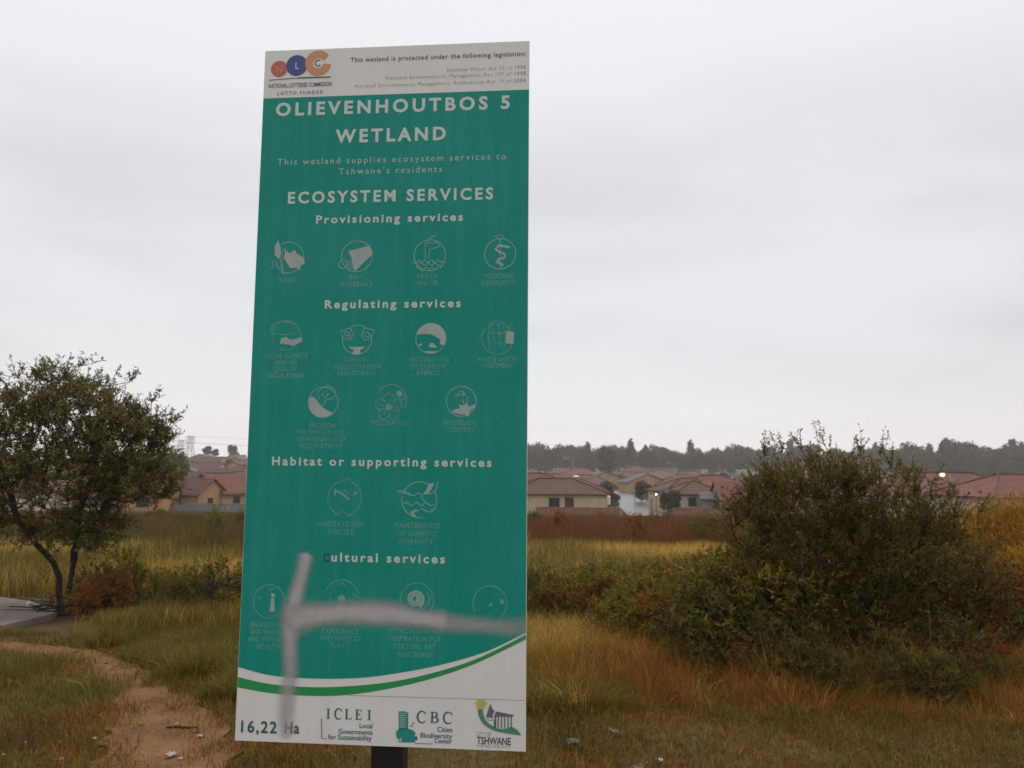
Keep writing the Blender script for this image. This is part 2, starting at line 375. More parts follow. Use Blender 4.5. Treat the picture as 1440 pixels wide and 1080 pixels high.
def curve_pts(pts, n=12):
    o = []
    for i in range(len(pts) - 1):
        a, b_, c, d = (np.array(pts[max(i - 1, 0)]), np.array(pts[i]), np.array(pts[i + 1]), np.array(pts[min(i + 2, len(pts) - 1)]))
        for k in range(n):
            u = k / n; o.append(tuple(0.5 * ((2 * b_) + (c - a) * u + (2 * a - 5 * b_ + 4 * c - d) * u * u + (3 * b_ - a - 3 * c + d) * u ** 3)))
    o.append(tuple(pts[-1])); return o
E_ = 0.0015
def clampu(p): return (min(max(p[0], E_), SW - E_), p[1])
c_top = curve_pts([(E_, z4(47, 190)[1])] + [z4(*p) for p in ((200, 228), (380, 242), (600, 240), (800, 215), (1000, 175), (1200, 115))] + [(SW - E_, z4(1375, 30)[1])])
g_top = curve_pts([(E_, z4(47, 236)[1])] + [z4(*p) for p in ((200, 268), (380, 282), (550, 278), (750, 258), (950, 215), (1150, 150))] + [(SW - E_, z4(1375, 42)[1])])
g_bot = curve_pts([(E_, z4(47, 283)[1])] + [z4(*p) for p in ((200, 310), (380, 322), (550, 318), (750, 288), (950, 240), (1150, 170))] + [(SW - E_, z4(1375, 62)[1])])
vt = (z1(40, 350)[1] + z1(1382, 315)[1]) / 2
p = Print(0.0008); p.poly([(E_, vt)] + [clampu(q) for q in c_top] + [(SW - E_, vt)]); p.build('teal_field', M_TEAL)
p = Print(0.0008); p.poly([clampu(q) for q in g_top] + [clampu(q) for q in g_bot][::-1]); p.build('green_stripe', M_GREEN)
p = Print(0.0009); p.stroke([z4(560, 320), z4(900, 330), z4(1368, 343)], 0.0016); p.build('panel_seam', pmat('seam_grey', (0.33, 0.31, 0.30), 0.6))
LV = 0.0016
# header
p = Print(LV); p.text('This wetland is protected under the following legislation:', S(493, 86), S(739.5, 80), 6.8 * MPX, 0.012, 1.12); p.build('header_lettering', M_INK)
def line(name, mat, body, l, r, cap, bold=0.0, track=1.0):
    p = Print(LV); p.text(body, l, r, cap * MPX, bold, track); return p.build(name, mat)
line('header_lettering', M_INKF, 'National Water Act 36 of 1998', S(629, 101), S(739.5, 97), 5.4, 0, 1.15)
line('header_lettering', M_INKF, 'National Environmental Management Act 107 of 1998', S(542.5, 112), S(739.5, 106), 5.4, 0, 1.15)
line('header_lettering', M_INKF, 'National Environmental Management: Biodiversity Act 10 of 2004', S(499, 122.5), S(739.5, 116.8), 5.4, 0, 1.15)
def circ(c, r, n=40, a0=0, a1=360): return [(c[0] + r * math.cos(R(a0 + (a1 - a0) * i / n)), c[1] + r * math.sin(R(a0 + (a1 - a0) * i / n))) for i in range(n + (0 if a1 - a0 == 360 else 1))]
logo = Print(0.0010); logo.poly(circ(S(392.8, 97), 12.6 * MPX)); lr = logo.build('logo', M_RED)
q = Print(0.0012); q.poly(circ(S(417.5, 92.2), 16.2 * MPX)); q.build('logo', M_BLUE)
q = Print(0.0014); c0 = S(447.6, 88.7); ro, ri = 19.5 * MPX, 8.2 * MPX
arc = circ(c0, ro, 40, 38, 352); arci = circ(c0, ri, 40, 22, 352)
q.poly(arc + arci[::-1]); q.build('logo', M_ORANGE)
q = Print(0.0016); q.stroke(circ(c0, 4.6 * MPX, 20, 50, 320), 1.7 * MPX); q.stroke(curve_pts([S(378.5, 113.0), S(420, 109.8), S(465, 108.4)]), [1.2 * MPX] * 12 + [2.0 * MPX] * 12 + [1.2 * MPX]); 
q.text('NATIONAL LOTTERIES COMMISSION', S(378, 123.6), S(466.5, 121.3), 6.4 * MPX, 0.012); q.text('LOTTO FUNDED', S(390.5, 133.9), S(454, 131.8), 5.2 * MPX, 0.01, 1.5); q.build('logo_lettering', M_INK)
q = Print(0.0017); q.text('N', S(388.5, 101.6), S(397.5, 101), 9 * MPX, 0.005); q.build('logo_lettering', M_ORANGE)
q = Print(0.0017); q.text('L', S(415.5, 97.2), S(420.7, 97), 10 * MPX, 0.005); q.build('logo_lettering', M_LET)
# titles and headings
line('title_lettering', M_LET, 'OLIEVENHOUTBOS 5', S(388, 161.5), S(717, 154), 18.6, 0.034, 1.38); line('title_lettering', M_LET, 'WETLAND', S(471.7, 200), S(627, 197), 18.6, 0.034, 1.38)
line('subtitle_lettering', M_SUB, 'This wetland supplies ecosystem services to', S(390.5, 231), S(711.4, 225.5), 9.2, 0.0, 1.35); line('subtitle_lettering', M_SUB, "Tshwane's residents", S(476.7, 245), S(621.7, 242.6), 9.2, 0.0, 1.35)
for body, l, r, ch in (('ECOSYSTEM SERVICES', S(405, 285.5), S(693.5, 280.5), 16.2), ('Provisioning services', S(444.7, 313.4), S(651, 311.2), 11.2), ('Regulating services', S(457, 433.2), S(648, 432), 11.2),
                       ('Habitat or supporting services', S(382.6, 653.8), S(691.4, 656.4), 11.2), ('ultural services', S(466, 789.6), S(625.7, 791.5), 11.2)):
    p = Print(LV); p.text(body, l, r, ch * MPX, 0.03, 1.36); p.build('heading_lettering', M_LET)
p = Print(LV); p.text('C', S(454.4, 789.8), S(463.4, 789.8), 11.2 * MPX, 0.028); p.build('heading_lettering', signmat('heading_letter_worn', (0.02, 0.07, 0.06), 0.6, 0.3))
# icons: circle plus figure, in units of the circle's radius
def arcp(cx, cy, r, a0, a1, n=12, ry=None): return [(cx + r * math.cos(R(a0 + (a1 - a0) * i / n)), cy + (ry or r) * math.sin(R(a0 + (a1 - a0) * i / n))) for i in range(n + 1)]
def wave(x0, x1, y, amp, k, n=24): return [(x0 + (x1 - x0) * i / n, y + amp * math.sin(k * math.pi * i / n)) for i in range(n + 1)]
RING = ('l', arcp(0, 0, 1, 0, 360, 48))
ICONS = {
 'food': [('l', arcp(0, 0, 1, -108, 122, 36)), ('l', [(-.25, -1.1), (-.5, -.3), (-.72, 1.15)]), ('p', [(-.72, 1.1), (-.92, .7), (-.9, .2), (-.62, -.1), (-.48, .3), (-.55, .75)]), ('l', [(-1.05, -.75), (-1.0, -.2), (-.82, -.25), (-.3, -1.05), (-.9, -.45)]), ('l', [(-.3, -.9), (-.45, .1), (-.35, .6)]),
          ('p', [(-.28, .62), (-.02, .3), (.2, .32), (.38, .52), (.5, .28), (.95, 0), (1.1, -.42), (.8, -.5), (.78, -.85), (.55, -.66), (.15, -.7), (-.05, -.38), (-.3, -.02), (-.22, .25)])],
 'raw': [RING, ('p', [(-.55, .35), (.8, .68), (1.0, .3), (.95, .05), (-.08, -.95), (-.2, -.82), (-.32, -.2)]), ('l', arcp(-.88, -.5, .28, 0, 360)), ('l', arcp(-.42, -.55, .24, 0, 360)), ('l', arcp(-.42, -.55, .1, 0, 360))],
 'fresh': [RING, ('l', [(-.3, -.2), (-.3, .8), (.45, .8), (.62, .62), (.48, .5), (0, .4), (-.1, -.2)]), ('l', [(-.1, .8), (-.1, 1.05), (.1, 1.2), (.4, 1.25)]), ('l', wave(-.8, .8, -.38, .09, 8)), ('l', wave(-.6, .65, -.58, .09, 6)), ('l', wave(-.75, .75, -.85, .08, 7)), ('l', [(-1.1, -.5), (-.7, -.45), (-.85, -.7), (-.4, -1.05)]), ('l', [(1.0, -.5), (.7, -.45), (.9, -.68), (.55, -.8)])],
 'medicinal': [RING, ('l', [(0, 1.05), (0, -.95)]), ('t', [(.6, .42), (.3, .48), (-.1, .55), (-.3, .3), (-.05, .12), (.3, -.02), (.28, -.25), (-.1, -.38), (-.22, -.55), (.1, -.68), (.15, -.82)]), ('l', [(-.35, 1.2), (0, .85), (.25, 1.1), (-.1, 1.3), (-.35, 1.15)])],
 'climate': [('l', arcp(0, 0, 1, -115, 215, 40)), ('l', [(-1.1, .45), (-.9, .8), (-.3, .95), (.3, .85)]), ('l', [(-1.12, .42), (-.9, .1), (-.3, .05), (.3, .1), (.7, .2)]), ('l', [(.4, .9), (.8, .5), (.9, .05)]), ('p', [(-.35, -.2), (.0, -.1), (.3, -.3), (.7, -.22), (1.05, -.1), (1.1, -.4), (.5, -.72), (.2, -.6), (-.4, -.55)])],
 'carbon': [('l', arcp(0, 0, 1, -20, 20, 6)), ('l', arcp(0, 0, 1, 60, 120, 12)), ('l', arcp(0, 0, 1, 165, 345, 30)), ('l', [(-.5, .82), (-1.15, .55), (-.9, .1), (-.5, -.05), (-.25, .3), (-.5, .82)]), ('l', arcp(-.72, .42, .14, 0, 360)), ('l', arcp(-.55, .22, .12, 0, 360)), ('l', [(.5, .82), (1.2, .6), (.9, .1), (.5, -.05), (.28, .35), (.5, .82)]), ('l', arcp(.68, .34, .16, 0, 360)),
            ('p', [(-.6, -.48), (.6, -.48), (.2, -.72), (.32, -.95), (0, -1.02), (-.32, -.95), (-.2, -.72)])],
 'moderation': [RING, ('p', arcp(0, 0, 1, 165, -25, 26) + [(.6, -.4), (.65, -.1), (.45, .05), (.0, .28), (-.3, .3)]), ('p', [(-.05, -.3), (.15, -.3), (.45, -.62), (.1, -.6), (-.15, -.55)]), ('p', arcp(0, 0, .98, -120, -60, 10)), ('p', [(-.8, -.4), (-.6, -.3), (-.65, -.55)])],
 'waste': [RING, ('l', [(-.5, .85), (-.62, .2), (-.5, -.65)]), ('l', [(.35, .85), (.5, .2), (.4, -.65)]), ('l', [(-.6, .35), (.5, .35)]), ('l', [(-.3, .7), (-.3, .35), (-.2, -.3), (.3, -.3)]), ('l', [(.05, 1.0), (.1, .4), (.15, -.6)]), ('l', [(-.85, .55), (-1.3, 0), (-.9, -.3)]), ('p', [(.55, .5), (1.05, .4), (1.0, -.35), (.5, -.3)]), ('l', [(.7, .6), (.95, 1.1)]), ('l', [(-.55, .9), (-.3, 1.15), (.1, 1.2), (.4, 1.0)])],
 'erosion': [RING, ('p', arcp(0, 0, .98, 155, 315, 24) + [(.3, -.55), (0, -.35), (-.25, -.1), (-.55, .3)]), ('l', [(-.25, .2), (-.4, .6), (-.15, .95), (.3, 1.1), (.7, .9), (.85, .5), (.6, .25), (.2, .2), (.1, -.05), (-.1, -.25)]), ('l', [(-.1, .6), (.1, .25), (.35, .6)])],
 'pollination': [('l', arcp(0, .1, 1, -30, 150, 26))] + [('l', arcp(.0 + .55 * math.cos(R(a)) - .15, -.35 + .55 * math.sin(R(a)), .34, a - 120, a + 120, 10)) for a in (18, 90, 162, 234, 306)] + [('p', arcp(-.15, -.35, .2, 0, 360, 10))] + [('l', [(-.15, -.35), (-.15 + .6 * math.cos(R(a)), -.35 + .5 * math.sin(R(a)))]) for a in range(0, 360, 40)] + [('p', arcp(.5, .52, .2, 0, 360, 10)), ('l', arcp(.72, .3, .18, 0, 360, 10))],
 'biological': [RING, ('p', [(-.65, -.7), (-.3, -.5), (-.05, -.5), (-.15, -.2), (.15, -.3), (.4, -.1), (.5, -.35), (1.0, -.2), (.85, -.5), (.6, -.6), (.5, -1.05), (.25, -.85), (0, -.9)]), ('l', [(.35, -.15), (.45, .3)]), ('l', [(.2, -.2), (.1, .1)]), ('l', arcp(0, .55, .14, 0, 360, 10)), ('l', arcp(-.3, .42, .08, 0, 360, 8)), ('l', arcp(.2, .45, .08, 0, 360, 8))],
 'habitat': [('l', arcp(0, 0, 1, -250, -110, 22)), ('l', arcp(0, 0, 1, -70, 70, 22)), ('t', [(-.4, .4), (.3, -.1)]), ('l', [(-.1, .5), (.35, .2)]), ('p', [(-.6, .6), (-.5, .4), (-.35, .45), (-.5, .3), (-.6, .1), (-.65, .35)]), ('p', arcp(.62, .28, .12, 0, 360, 8)), ('l', [(.45, .15), (.8, .4)]), ('l', [(-.3, -.6), (-.1, -.8), (-.5, -1.0)]), ('l', [(-.05, -.75), (.35, -1.05), (.5, -.95)]), ('l', [(-.3, 1.15), (.3, 1.1), (-.2, .95)])],
 'genetic': [('l', arcp(0, 0, 1, 60, 160, 16)), ('l', arcp(0, 0, 1, 170, 280, 20)), ('l', arcp(0, 0, 1, -45, 30, 14)), ('p', [(.2, .3), (.4, .55), (.5, .9), (.85, .95), (.7, .6), (.5, .35)]), ('l', [(.2, .3), (.7, .35), (.95, .6), (1.05, 1.0)]), ('l', [(-1.3, .45), (-.9, .35), (-.3, .2), (-.1, .4), (.1, .3), (.2, .0), (.35, -.1)]), ('l', [(-1.3, .45), (-.9, .5), (-.5, .28)]), ('l', wave(-.85, .8, -.25, .1, 6)), ('p', [(-.2, -.55), (.05, -.6), (-.3, -.75), (-.1, -1.05), (-.4, -.9), (-.5, -.7)]), ('l', [(.1, -.5), (.3, -.6), (.6, -.7), (.75, -.5)])],
 'recreation': [RING, ('p', [(.12, .2), (.3, .2), (.38, -.6), (.05, -.6)]), ('p', arcp(.22, .36, .13, 0, 360, 10)), ('l', [(-.75, .3), (-.55, .15), (-.75, .1)]), ('l', [(-.7, .2), (-.45, .2)]), ('l', [(.75, .45), (.9, .15), (.7, -.1)]), ('l', [(.1, .5), (.0, .75), (.35, .8)])],
 'spiritual': [('l', arcp(0, 0, 1, 15, 165, 30)), ('l', [(-.95, .0), (-.6, .35), (-.7, -.2)]), ('p', arcp(0, -.05, .22, 0, 360, 12)), ('l', [(-.35, -.4), (0, .1), (.35, -.4)]), ('l', [(-.15, .65), (0, .9), (.2, .65)]), ('l', [(.6, .3), (.95, .05)])],
 'aesthetic': [RING, ('t', [(-.1 + (.52 - .42 * i / 40) * math.cos(R(-60 + i * 21)), .05 + (.52 - .42 * i / 40) * math.sin(R(-60 + i * 21))) for i in range(41)]), ('l', [(.6, .5), (.75, .1), (.5, -.4), (.1, -.6)]), ('l', [(.85, .3), (.7, -.3)])],
 'tourism': [('l', arcp(0, 0, 1, -60, 215, 36)), ('l', [(.4, .5), (.65, .6), (.5, .35), (.75, .15)]), ('p', arcp(.72, .1, .14, 0, 360, 10)), ('p', [(-.1, -.1), (.1, .05), (.15, -.2)]), ('l', [(-.3, -.7), (-.2, -.95), (.1, -.6)])],
}
def icon(key, c, r, mat=M_ICON, fmat=None):
    a = Print(LV); b_ = Print(LV + 0.0003)
    T = lambda pts: [(c[0] + x * r, c[1] + y * r) for x, y in pts]
    for k, pts in ICONS[key]:
        if k == 'l': a.stroke(T(pts), 0.0024)
        elif k == 't': b_.stroke(T(pts), 0.15 * r)
        else: b_.poly(T(pts))
    o = a.build('icon', mat)
    if b_.f: b_.build('icon_figure', fmat or M_ICONF, o)
r3 = 1 / 3.376 * MPX; r4 = 1 / 3.273 * MPX
icon('food', z2(222, 143), 77 * r3); icon('raw', z2(547, 137), 76 * r3); icon('fresh', z2(893, 132), 76 * r3); icon('medicinal', z2(1227, 125), 74 * r3)
icon('climate', z2(212, 513), 72 * r3, M_ICON2); icon('carbon', z2(548, 533), 71 * r3); icon('moderation', z2(898, 527), 72 * r3); icon('waste', z2(1215, 528), 74 * r3, M_ICON2)
icon('erosion', z2(387, 830), 72 * r3); icon('pollination', z2(710, 827), 74 * r3, M_ICON2, M_ICON2); icon('biological', z2(1042, 825), 70 * r3)
icon('habitat', z3(540, 263), 78 * r4, M_ICON2, M_ICON2); icon('genetic', z3(883, 270), 79 * r4, M_ICON, M_ICON)
icon('recreation', z3(193, 738), 73 * r4, M_ICON2); icon('spiritual', z3(525, 722), 78 * r4, M_ICON2, M_ICON2); icon('aesthetic', z3(872, 733), 75 * r4, M_ICON2, M_ICON); icon('tourism', z3(1208, 747), 75 * r4, M_ICON2, M_ICON2)
def captions(zf, sc_, rows):
    for body, cx, cy, wd in rows:
        line('caption_lettering', M_CAP, body, zf(cx - wd / 2, cy + 11), zf(cx + wd / 2, cy + 11), 23 / sc_, -0.004, 1.12)
captions(z2, 3.376, [('FOOD', 220, 250, 82)]); captions(z2, 3.376, [('RAW', 543, 236, 62), ('MATERIALS', 543, 270, 155)]); captions(z2, 3.376, [('FRESH', 882, 230, 95), ('WATER', 883, 264, 98)]); captions(z2, 3.376, [('MEDICINAL', 1222, 230, 148), ('RESOURCES', 1226, 263, 170)])
captions(z2, 3.376, [('LOCAL CLIMATE', 212, 608, 200), ('AND AIR', 212, 640, 105), ('QUALITY', 208, 672, 112), ('REGULATION', 208, 703, 172)])
captions(z2, 3.376, [('CARBON', 546, 627, 112), ('SEQUESTRATION', 548, 660, 222), ('AND STORAGE', 545, 690, 185)])
captions(z2, 3.376, [('MODERATION', 892, 627, 180), ('OF EXTREME', 886, 660, 172), ('EVENTS', 886, 690, 108)]); captions(z2, 3.376, [('WASTE WATER', 1216, 627, 195), ('TREATMENT', 1212, 657, 152)])
captions(z2, 3.376, [('EROSION', 383, 940, 122), ('PREVENTION AND', 380, 972, 235), ('MAINTENANCE OF', 380, 1005, 235), ('SOIL FERTILITY', 376, 1038, 200)]); captions(z2, 3.376, [('POLLINATION', 705, 928, 180)]); captions(z2, 3.376, [('BIOLOGICAL', 1040, 928, 160), ('CONTROL', 1040, 960, 125)])
captions(z3, 3.273, [('HABITATS FOR', 522, 384, 212), ('SPECIES', 520, 420, 120)]); captions(z3, 3.273, [('MAINTENANCE', 873, 390, 212), ('OF GENETIC', 872, 428, 180), ('DIVERSITY', 868, 465, 155)])
captions(z3, 3.273, [('RECREATION', 180, 847, 148), ('AND MENTAL', 182, 881, 150), ('AND PHYSICAL', 185, 914, 182), ('HEALTH', 188, 947, 108)]); captions(z3, 3.273, [('SPIRITUAL', 520, 843, 140), ('EXPERIENCE', 518, 876, 168), ('AND SENSE OF', 519, 909, 196), ('PLACE', 517, 943, 84)])
captions(z3, 3.273, [('APPRECIATION AND', 866, 876, 250), ('INSPIRATION FOR', 866, 912, 236), ('CULTURE, ART', 862, 947, 190), ('AND DESIGN', 864, 984, 165)]); captions(z3, 3.273, [('TOURISM', 1206, 846, 120)])
# foot of the sign
line('area_lettering', M_DTEAL, '16,22', z4(62, 490), z4(226, 492), 14.6, 0.02, 1.2); line('area_lettering', M_DTEAL, 'Ha', z4(262, 493), z4(330, 496), 14.6, 0.02, 1.1)
SERIF = {'I': ([((.5, 0), (.5, 1))], [(.5, 0), (.5, 1)]), 'L': ([((.22, 0), (.22, 1))], [(.22, 0), (.22, 1)]), 'E': ([((.2, 0), (.2, 1))], [(.2, 0), (.2, 1)])}
def serif_word(p, word, l, r, cap):
    n = len(word); adv = (r[0] - l[0]) / n * 1.05; v0 = (l[1] + r[1]) / 2; lw = cap * 0.16; tw = cap * 0.06
    for i, ch in enumerate(word):
        u0 = l[0] + i * adv; wd = adv * 0.68; T = lambda x, y: (u0 + x * wd, v0 + y * cap)
        if ch == 'I':
            u0 += wd * .1; p.stroke([T(.4, 0), T(.4, 1)], lw)
            for y in (0.03, .97): p.stroke([T(.15, y), T(.65, y)], tw)
        elif ch in 'LEB':
            p.stroke([T(.2, 0), T(.2, 1)], lw); 
            for y in (0.03, .97): p.stroke([T(.0, y), T(.45, y)], tw)
            if ch in 'LE': p.stroke([T(.2, .03), T(.85, .03), T(.92, .25)], [tw, tw * 1.5, tw])
            if ch == 'E': p.stroke([T(.2, .97), T(.8, .97), T(.84, .78)], [tw, tw * 1.5, tw]); p.stroke([T(.2, .53), T(.62, .53)], tw); p.stroke([T(.62, .42), T(.62, .64)], tw)
            if ch == 'B': p.stroke([T(.2, .97)] + [T(*q) for q in arcp(.42, .75, .32, 90, -90, 10, .22)] + [T(.2, .53)], [tw] + [tw + (lw - tw) * math.sin(math.pi * k / 10) for k in range(11)] + [tw]); p.stroke([T(.2, .53)] + [T(*q) for q in arcp(.45, .28, .40, 90, -90, 10, .25)] + [T(.2, .03)], [tw] + [tw + (lw - tw) * math.sin(math.pi * k / 10) for k in range(11)] + [tw])
        elif ch == 'C':
            q = arcp(.52, .5, .5, 42, 318, 24, .52); p.stroke([T(*z) for z in q], [tw + (lw - tw) * math.sin(math.pi * k / 24) for k in range(25)]); p.stroke([T(.9, .98), T(.9, .72)], tw)
p = Print(LV); serif_word(p, 'ICLEI', z4(447, 429), z4(672, 431), 13 * MPX)
p.text('Local', z4(608, 470), z4(667, 471), 6.2 * MPX, 0.008); p.text('Governments', z4(511, 497), z4(667, 500), 6.2 * MPX, 0.008); p.text('for Sustainability', z4(463, 522), z4(664, 527), 6.2 * MPX, 0.008)
p.stroke([z4(433, 425), z4(434, 518), z4(455, 519)], 1.0 * MPX); p.build('logo_lettering', M_DTEAL)
p = Print(LV); serif_word(p, 'CBC', z4(873, 445), z4(1046, 448), 14 * MPX)
p.text('Cities', z4(966, 487), z4(1034, 489), 6.2 * MPX, 0.008); p.text('Biodiversity', z4(888, 514), z4(1034, 518), 6.2 * MPX, 0.008); p.text('Center', z4(952, 539), z4(1033, 542), 6.2 * MPX, 0.008)
p.stroke([z4(862, 541), z4(945, 543)], 0.8 * MPX); p.poly([z4(840, 462), z4(850, 455), z4(854, 464)]); p.poly([z4(848, 450), z4(856, 444), z4(859, 453)]); p.poly([z4(862, 512), z4(870, 505), z4(876, 522), z4(866, 526)]); p.build('logo_lettering', M_DTEAL)
p = Print(LV)
p.poly([z4(788, 393), z4(820, 393), z4(820, 478), z4(788, 480)]); p.poly([z4(822, 396), z4(831, 400), z4(831, 476), z4(822, 478)])
p.poly([z4(*q) for q in ((776, 500), (776, 486), (790, 474), (812, 472), (838, 474), (856, 482), (866, 495), (862, 502), (864, 536), (786, 536), (787, 524), (779, 514))]); lo = p.build('logo', M_LTEAL)
p = Print(LV + .0004); p.stroke([z4(787, 520), z4(791, 534)], .9 * MPX); p.stroke([z4(796, 516), z4(800, 534)], .9 * MPX)
for yy in range(402, 472, 9): p.stroke([z4(792, yy), z4(817, yy)], .5 * MPX)
p.build('logo_figure', M_PANEL, lo)
p = Print(LV); p.text('TSHWANE', z4(1147, 545), z4(1304, 547), 9 * MPX, 0.012, 0.95); p.build('logo_lettering', signmat('print_brown', (0.11, 0.06, 0.05), 0.5, 0.2))
p = Print(LV); p.text('CITY OF', z4(1144, 508), z4(1212, 509), 5.4 * MPX); p.text('IGNITING EXCELLENCE', z4(1148, 558), z4(1300, 562), 3.2 * MPX); p.build('logo_lettering', M_INKF)
zt = lambda x, y: S(640 + x / 10.8, 960 + y / 10.8)
p = Print(LV); p.poly([zt(*q) for q in ((300, 310), (330, 290), (335, 245), (370, 262), (440, 245), (450, 280), (490, 310), (455, 340), (450, 390), (400, 400), (335, 395), (330, 340))]); p.build('logo', M_YEL)
p = Print(LV); ga = curve_pts([zt(*q) for q in ((345, 405), (360, 500), (410, 600), (500, 680), (620, 735), (740, 760), (860, 780), (1010, 800))], 6); gb = curve_pts([zt(*q) for q in ((418, 405), (430, 480), (470, 570), (560, 650), (680, 700), (790, 690), (860, 670), (945, 715))], 6); p.poly(ga + gb[::-1]); p.build('logo', M_PGRN)
p = Print(LV + .0003); p.poly([zt(*q) for q in ((470, 525), (500, 420), (535, 310), (560, 380), (600, 430), (570, 480), (575, 530))]); p.poly([zt(*q) for q in ((585, 540), (620, 435), (660, 440), (900, 490), (860, 520), (640, 510))])
for xx in (605, 645, 695, 745, 795, 845): p.poly([zt(xx, 510), zt(xx + 18, 512), zt(xx + 18, 690), zt(xx, 690)])
p.stroke([zt(480, 545), zt(520, 570), zt(590, 560)], .8 * MPX); p.poly([zt(590, 560), zt(620, 560), zt(620, 690), zt(590, 680)]); p.build('logo', signmat('print_grey', (0.13, 0.14, 0.14), 0.5, 0.3, (0.3, 0.3, 0.3), fade=0.1))
# sprayed paint: soft-edged strokes
SPR = bpy.data.materials.new('spray_paint'); SPR.use_nodes = True; t = SPR.node_tree; b = t.nodes['Principled BSDF']; b.inputs['Base Color'].default_value = (0.50, 0.475, 0.465, 1); b.inputs['Roughness'].default_value = 0.7
at_ = N(t, 'ShaderNodeAttribute', attribute_name='cover'); c = N(t, 'ShaderNodeTexCoord'); n1 = setin(N(t, 'ShaderNodeTexNoise'), Scale=330.0, Detail=3.0, Roughness=0.8); n2 = setin(N(t, 'ShaderNodeTexNoise'), Scale=30.0, Detail=4.0)
for q in (n1, n2): t.links.new(c.outputs['Object'], q.inputs['Vector'])
s1 = N(t, 'ShaderNodeMath', operation='MULTIPLY_ADD'); t.links.new(n1.outputs['Fac'], s1.inputs[0]); s1.inputs[1].default_value = 1.3; s1.inputs[2].default_value = -0.65
s2 = N(t, 'ShaderNodeMath', operation='MULTIPLY_ADD'); t.links.new(n2.outputs['Fac'], s2.inputs[0]); s2.inputs[1].default_value = 0.45; s2.inputs[2].default_value = -0.22
s3 = N(t, 'ShaderNodeMath', operation='ADD'); t.links.new(s1.outputs[0], s3.inputs[0]); t.links.new(s2.outputs[0], s3.inputs[1])
sb = N(t, 'ShaderNodeMath', operation='MULTIPLY'); t.links.new(at_.outputs['Fac'], sb.inputs[0])
sinv = N(t, 'ShaderNodeMath', operation='ADD'); sinv.inputs[1].default_value = 1.0; t.links.new(s3.outputs[0], sinv.inputs[0]); t.links.new(sinv.outputs[0], sb.inputs[1]); sb.use_clamp = True
t.links.new(sb.outputs[0], b.inputs['Alpha'])
def spray(pts, wds, dens, off):
    n = len(pts); V = []; A = []; K = 13; P = [Vector(q) for q in pts]
    for i, q in enumerate(P):
        tn = (P[min(i + 1, n - 1)] - P[max(i - 1, 0)]).normalized(); nn = Vector((-tn.y, tn.x))
        for k in range(K):
            s_ = k / (K - 1) * 2 - 1; h = q + nn * s_ * wds[i] * 1.0; V.append(loc(min(max(h.x, .002), SW - .002), h.y, off))
            A.append(dens[i] * float(1 - sstep(abs(s_), 0.1, 1.0)))
    I = np.arange(n * K).reshape(n, K); fq = np.stack([I[:-1, :-1], I[1:, :-1], I[1:, 1:], I[:-1, 1:]], -1).reshape(-1, 4)
    me = mesh_np('spray_paint', V, [fq]); a = me.attributes.new('cover', 'FLOAT', 'POINT'); a.data.foreach_set('value', np.array(A, np.float32)); return link_mesh('spray_paint', me, SPR, panel)
def resamp(ctrl, n):
    c = np.array(ctrl, float); u = np.linspace(0, len(c) - 1, n); return np.stack([np.interp(u, np.arange(len(c)), c[:, k]) for k in range(c.shape[1])], -1)
vs = resamp([(*z3(366, 505), .0, .0), (*z3(362, 525), 20, .95), (*z3(347, 600), 18, .84), (*z3(322, 690), 21, .9), (*z3(302, 780), 24, .95), (*z3(290, 860), 25, .95), (*z3(288, 950), 20, .8), (*z3(290, 1060), 21, .66), (*z4(278, 290), 22, .6), (*z4(270, 400), 22, .62), (*z4(268, 500), 18, .5), (*z4(268, 530), 14, .0)], 70)
spray(vs[:, :2], vs[:, 2] * MPX * .78, vs[:, 3], 0.0026)
hs = resamp([(*z3(240, 850), 26, .0), (*z3(300, 822), 32, .8), (*z3(400, 800), 32, .92), (*z3(520, 790), 30, .95), (*z3(650, 790), 28, .95), (*z3(780, 798), 26, .95), (*z3(880, 815), 24, .95), (*z3(985, 828), 26, .95), (*z3(1020, 838), 20, .6), (*z3(1120, 845), 20, .6), (*z3(1230, 855), 22, .55), (*z3(1372, 862), 26, .4)], 80)
spray(hs[:, :2], hs[:, 2] * MPX * .8 * (1 + .12 * np.sin(np.linspace(0, 19, 80))), hs[:, 3], 0.0030)

# ------------------------------------------------------------------ township
ROOFS = [pmat('roof_red', (0.165, 0.056, 0.044), 0.75, 0.3, noise=0.35, nscale=1.2), pmat('roof_brown', (0.112, 0.052, 0.042), 0.75, 0.3, noise=0.35, nscale=1.2), pmat('roof_rose', (0.17, 0.070, 0.058), 0.75, 0.3, noise=0.3, nscale=1.2),
         pmat('roof_grey', (0.10, 0.10, 0.11), 0.7, 0.3, noise=0.3, nscale=1.2), pmat('roof_tan', (0.17, 0.095, 0.075), 0.75, 0.3, noise=0.3, nscale=1.2)]
for m in ROOFS:   # rows of tiles
    t = m.node_tree; b = t.nodes['Principled BSDF']; c = N(t, 'ShaderNodeTexCoord'); wv = N(t, 'ShaderNodeTexWave', bands_direction='Z'); wv.inputs['Scale'].default_value = 1.6; wv.inputs['Distortion'].default_value = 1.5
    t.links.new(c.outputs['Object'], wv.inputs['Vector']); bp = N(t, 'ShaderNodeBump'); bp.inputs['Strength'].default_value = 0.7; bp.inputs['Distance'].default_value = 0.12
    t.links.new(wv.outputs['Fac'], bp.inputs['Height']); t.links.new(bp.outputs[0], b.inputs['Normal'])
W_CREAM = pmat('plaster_cream', (0.56, 0.44, 0.28), 0.9, 0.1, noise=0.18, nscale=1.0); W_TAN = pmat('plaster_tan', (0.46, 0.30, 0.19), 0.9, 0.1, noise=0.2, nscale=1.0)
